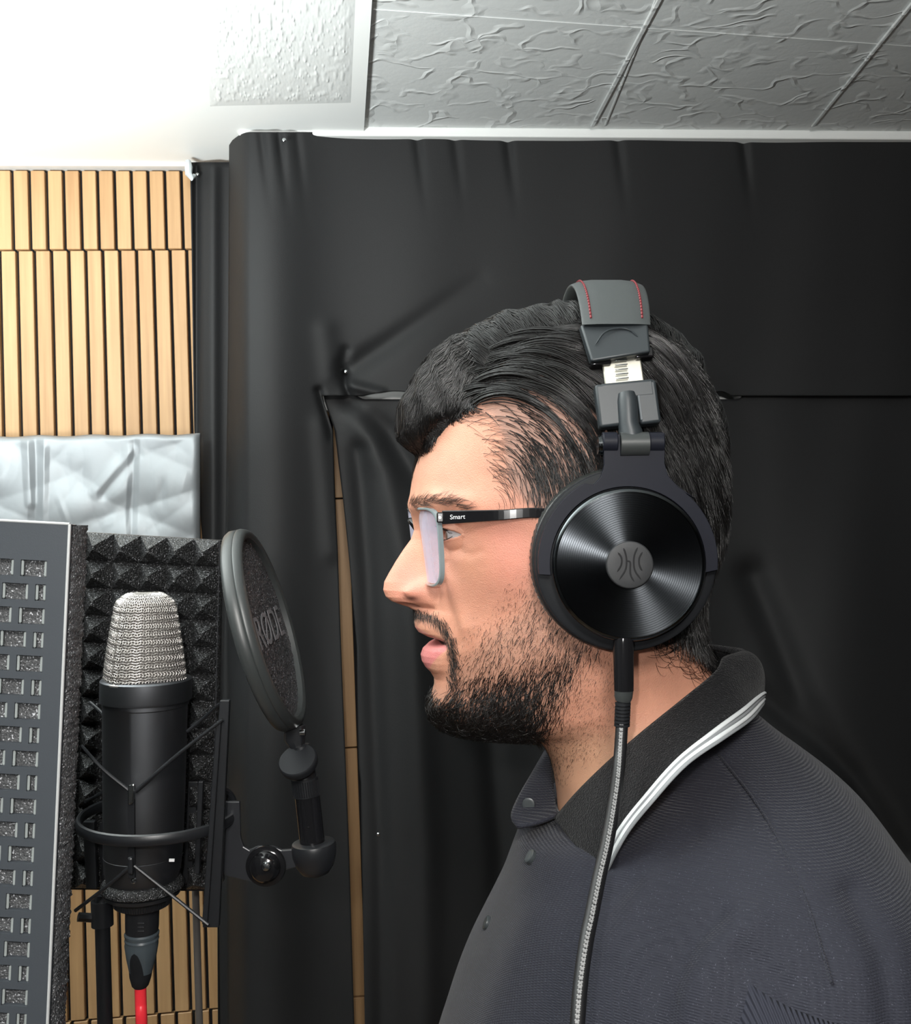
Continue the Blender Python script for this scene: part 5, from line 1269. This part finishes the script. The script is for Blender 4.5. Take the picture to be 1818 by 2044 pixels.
# ---------------------------------------------------------------- clothes
ST = np.array([
 (1109, 1612, 1462, 1388, 188, .52, 2.0, 2), (1098, 1634, 1478, 1405, 205, .52, 2.0, 2), (1064, 1652, 1510, 1425, 262, .54, 2.0, 2), (1036, 1672, 1545, 1452, 345, .56, 2.0, 2), (1022, 1708, 1590, 1485, 440, .60, 2.0, 2.0),
 (1008, 1750, 1638, 1525, 530, .63, 2.1, 2), (990, 1800, 1688, 1575, 600, .65, 2.2, 2), (968, 1850, 1735, 1640, 648, .65, 2.3, 2), (945, 1900, 1775, 1710, 676, .64, 2.4, 2),
 (915, 1965, 1812, 1800, 694, .62, 2.4, 2), (884, 2044, 1840, 1900, 700, .60, 2.4, 2), (855, 2150, 1850, 2020, 694, .58, 2.4, 2), (835, 2320, 1840, 2240, 672, .56, 2.4, 2),
 (850, 2700, 1780, 2650, 640, .54, 2.4, 2), (880, 3100, 1760, 3080, 620, .53, 2.4, 2), (890, 3400, 1750, 3380, 610, .53, 2.4, 2)], float)
SR, SRt = rows_of(ST, [10] * 11 + [10, 10, 8, 6])
ph2 = math.pi * np.linspace(0, 1, 141) ** 1.1
sn_ = loft(SR, ph2); sf = np.concatenate([sn_, (sn_ * (1, -1, 1))[:, -2:0:-1]], 1)
Ns = normals(sf); sx, sy = project(sf)
def sbrush(pts, r, amp):
    global sf
    d = poly_d(sx, sy, pts); sf = sf + Ns * (amp * np.exp(-(d / r) ** 2) * (sf[..., 1] < 0))[..., None]
sbrush([(1430, 1825), (1370, 1890), (1335, 1980), (1315, 2100)], 26, -9); sbrush([(1500, 1840), (1430, 1900), (1395, 1980), (1380, 2100)], 40, 9)
sbrush([(1250, 1760), (1180, 1900), (1080, 2060)], 30, -5); sbrush([(1330, 1640), (1290, 1760), (1220, 1880)], 36, 5); sbrush([(1210, 1800), (1290, 1740), (1390, 1660)], 16, -4)
sbrush([(1434, 1506), (1519, 1617), (1598, 1770), (1661, 1965)], 4.5, -4); sbrush([(1700, 1780), (1760, 1900), (1780, 2050)], 26, -9); sbrush([(1480, 1900), (1560, 1960), (1600, 2060)], 20, -6)
sbrush([(1060, 1840), (1000, 1990), (960, 2100)], 40, 5)
fine = 2.0 * np.sin(sx / 60 + sy / 90) + 1.5 * np.sin(sy / 47 - sx / 140); sf = sf + Ns * fine[..., None]
g = G().grid(sf, closev=True); shirt = build('polo_shirt', g, M['shirt'], man, angle=180); shirt['label'] = 'dark navy knitted polo shirt'
sol = shirt.modifiers.new('thickness', 'SOLIDIFY'); sol.thickness = .0014; sol.offset = -1
# drop shoulder sleeve with ribbed knit
def sleeve(sg):
    g = G(); ce = spline([(560, sg * 560, -690), (590, sg * 640, -790), (600, sg * 676, -920), (570, sg * 690, -1100), (500, sg * 690, -1320)], 50)
    rx = np.interp(np.linspace(0, 1, 50), [0, .12, .4, 1], [150, 188, 205, 190]); ry = np.interp(np.linspace(0, 1, 50), [0, .12, .4, 1], [110, 132, 140, 130])
    n = 64; P = []
    for k in range(50):
        t = k / 49; row = []
        for a in np.arange(n) * 2 * math.pi / n:
            fold = 1 + .012 * math.sin(5 * a + 9 * t) + (.012 * math.sin(a * 3 + 20 * t))
            row.append(ce[k] + (rx[k] * math.cos(a) * fold, ry[k] * math.sin(a) * fold, -60 * math.cos(a) * (1 - t) * .4))
        P.append(row)
    g.grid(np.array(P), closev=True); o = build('sleeve', g, M['rib'], shirt, angle=180)
    sol = o.modifiers.new('thickness', 'SOLIDIFY'); sol.thickness = .0015; sol.offset = -1
    # bare lower arm and hand hanging beside the body
    return ce
for sg in (-1, 1): sleeve(sg)
# arms (bare) as skinned chain below the sleeves
def arm(sg):
    sh0 = np.array((520., sg * 690., -1250.)); el = np.array((490., sg * 700., -1420.)); wr = np.array((330., sg * 660., -2160.)); 
    g = G(); path = spline([sh0, el, (el + wr) / 2, wr, wr + (-25, -sg * 10, -110), wr + (-45, -sg * 20, -230)], 40)
    r = np.interp(np.linspace(0, 1, 40), [0, .2, .45, .75, .86, 1], [150, 146, 130, 88, 110, 100]); ry = np.interp(np.linspace(0, 1, 40), [0, .2, .45, .75, .86, 1], [130, 126, 112, 74, 48, 34])
    g.tube(path, r, 24, ry=ry, up=(1, 0, 0))
    tip = path[-1]
    for k, L in enumerate((200, 235, 220, 175)):
        b0 = tip + (-70 + k * 46, 0, 20); p = spline([b0, b0 + (-8, -sg * 8, -L * .45), b0 + (-4, -sg * 34, -L * .8), b0 + (4, -sg * 62, -L)], 12); g.tube(p, np.linspace(27, 18, 12), 12)
    b0 = wr + (-100, 0, -70); g.tube(spline([wr + (-40, 0, -40), b0, b0 + (-55, -sg * 20, -110), b0 + (-50, -sg * 40, -190)], 14), np.linspace(40, 22, 14), 12)
    o = build('forearm_and_hand', g, M['skin'], man, angle=180)
    ca = o.data.color_attributes.new('Col', 'FLOAT_COLOR', 'POINT'); ca.data.foreach_set('color', np.tile(np.array((.62, .36, .24, 1), np.float32), len(o.data.vertices)))
for sg in (-1, 1): arm(sg)
fl = lambda px, Y: None
def leg_(sg):
    a = np.array((440., sg * 300., -2350.)); zf = None
    # find camera-frame Z where world height is ~ .08
    def down(x, y, h):
        z = -2500.
        for _ in range(40):
            p = T(np.array([x, y, z])); z -= (p[2] - h) / S
        return np.array([x, y, z])
    kn = down(410, sg * 290, .48); an_ = down(470, sg * 280, .10); hip = down(430, sg * 260, .95)
    g = G().tube(spline([hip, (hip + kn) / 2, kn, (kn + an_) / 2, an_], 30), np.interp(np.linspace(0, 1, 30), [0, .5, 1], [320, 210, 150]), 28, up=(1, 0, 0)); build('trouser_leg', g, M['trouser'], man, angle=180)
    sole = down(380, sg * 280, .035); g = G()
    P = []
    for t in np.linspace(0, 1, 14):
        x = 620 - 820 * t; wd = 130 * math.sin(math.pi * (.12 + .80 * t)) ** .5; h_ = 150 * (1 - t) ** .6 * .9 + 60; c = down(x * .0 + x - 40, sg * 280, .002)
        P.append([c + (0, wd * math.cos(a), max(0, math.sin(a)) * h_ * 1.3 + 0) for a in np.linspace(0, 2 * math.pi, 20, endpoint=False)])
    g.grid(np.array(P), closev=True); g.f.append(tuple(range(20))); g.f.append(tuple(13 * 20 + k for k in range(20))); build('shoe', g, M['matte'], man, angle=60)
for sg in (-1, 1): leg_(sg)

# collar: near flap
def ruled(inner, outer, n, m, bulge=0, fold=0):
    A = spline(inner, n); B = spline(outer, n); P = np.zeros((n, m, 3))
    for k in range(m):
        t = k / (m - 1); P[:, k] = A * (1 - t) + B * t
        P[:, k, 1] += bulge * math.sin(math.pi * t) ** .8
        P[:, k, 2] += fold * math.exp(-((t) / .12) ** 2)
    return P
inn = QL((1108, 1634, -85), (1150, 1585, -140), (1208, 1528, -188), (1280, 1465, -214), (1360, 1400, -205), (1425, 1345, -150), (1442, 1316, -90), (1464, 1308, -30), (1470, 1307, 0))
out = QL((1206, 1748, -300), (1250, 1665, -345), (1304, 1597, -370), (1368, 1527, -368), (1438, 1475, -320), (1490, 1436, -230), (1514, 1408, -120), (1520, 1398, -50), (1520, 1396, 0))
Pn = ruled(inn, out, 70, 26, bulge=-14)
_w = smooth(.60, .95, np.linspace(0, 1, 70))[:, None]; _t = np.linspace(0, 1, 26)[None]
Pn[..., 0] += _w * 26 * np.sin(math.pi * _t ** .6) ; Pn[..., 2] += _w * 14 * np.sin(math.pi * _t ** .45)
# front edge of the flap and the piping are driven by the grid
g = G().grid(Pn[:, :24]); col_ = build('collar', g, M['collar'], shirt, angle=180); col_['label'] = 'black speckled collar with white and grey striped edge'
sol = col_.modifiers.new('thickness', 'SOLIDIFY'); sol.thickness = .0022; sol.offset = 0
mir = Pn.copy(); mir[..., 1] *= -1; mir = mir[38:, :24]; o = build('collar', G().grid(mir), M['collar'], shirt, angle=180); sol = o.modifiers.new('thickness', 'SOLIDIFY'); sol.thickness = .0022; sol.offset = 0
# piping
def line_on(Pg, k): return Pg[:, k]
def ribbon(path, wv, r, m, name, lab=None):
    g = G().tube(path, r, 10, ry=r * .5, up=(0, 0, 1)); o = build(name, g, M[m], col_, angle=180)
    if lab: o['label'] = lab
O1 = Pn[:, 25]; dd = (Pn[:, 25] - Pn[:, 22]); dd /= np.linalg.norm(dd, axis=1)[:, None]; nrm = np.cross(np.gradient(O1, axis=0), dd); nrm /= np.linalg.norm(nrm, axis=1)[:, None]; nrm *= np.sign(-nrm[:, 1:2] + 1e-9)
for off, r_, m, lab in ((-17, 4.4, 'piping', 'white stripe of the collar edge'), (-10, 3.6, 'pipingd', 'grey stripe of the collar edge'), (-3.5, 4.4, 'piping', 'white stripe of the collar edge'), (3, 3.6, 'pipingd', 'grey stripe of the collar edge')):
    ribbon(O1 + dd * off + nrm * 3.0, 0, r_, m, 'collar_stripe', lab)
# far flap seen in front of the throat
fi = QL((1112, 1628, -50), (1108, 1600, 10), (1102, 1545, 90), (1098, 1500, 150), (1120, 1460, 190)); fo = QL((1032, 1652, -60), (1020, 1630, -20), (1036, 1590, 40), (1068, 1535, 120), (1095, 1488, 200))
P = ruled(fi, fo, 40, 14, bulge=-12); o = build('collar_far_flap', G().grid(P), M['shirt'], shirt, angle=180); sol = o.modifiers.new('thickness', 'SOLIDIFY'); sol.thickness = .002; sol.offset = 0
def button(px, py, Y, r=13, tx=-.55):
    c = q(px, py, Y); g = G().lathe(c, (tx, -1, .1), [(-3, r * .9), (1, r), (3.5, r * .96), (4.2, r * .8), (4.0, r * .5), (4.1, .1)], 28); build('button', g, M['button'], shirt, angle=50)
def surfY(px, py):
    d = np.hypot(sx - px, sy - py) + 1e3 * (sf[..., 1] > 0); k = np.unravel_index(np.argmin(d), d.shape); return sf[k][1], Ns[k]
for (px, py, r) in ((1059, 1710, 14), (972, 1842, 14)):
    y, nn = surfY(px, py); c = q(px, py, y) ; g = G().lathe(c, nn, [(-6, r * .9), (1, r), (4, r * .96), (5, r * .8), (4.6, r * .5), (4.7, .1)], 28); build('button', g, M['button'], shirt, angle=50)
button(1055, 1605, -4, 13, -.2)
def seam(pts, name):
    p = []
    for (a, b_) in spline(np.array([(x, y, 0.) for x, y in pts]), 60)[:, :2]:
        d = np.hypot(sx - a, sy - b_) + 1e3 * (sf[..., 1] > 0); kk_ = np.argsort(d.ravel())[:4]; w_ = 1 / (d.ravel()[kk_] + .5); w_ /= w_.sum()
        y = (sf.reshape(-1, 3)[kk_, 1] * w_).sum(); p.append(q(a, b_, y))
    p = np.array(p)
    for _ in range(6): p[1:-1] = (p[:-2] + p[1:-1] * 2 + p[2:]) / 4
    p += Ns.reshape(-1, 3)[kk_[0]] * 0 + np.array([0, -1.0, 0]); build(name, G().tube(p, 2.2, 6), M['shirt'], shirt, angle=180)
seam([(1434, 1506), (1519, 1617), (1598, 1770), (1661, 1965)], 'shoulder_seam')
# placket edge seam
pl = []
for py in np.linspace(1690, 2040, 24):
    row = np.argmin(np.abs(SR[:, 1] - py)); pl.append(sf[row, 6] + Ns[row, 6] * 1.0)

for o in list(bpy.data.objects):
    if '_o' in o: del o['_o']
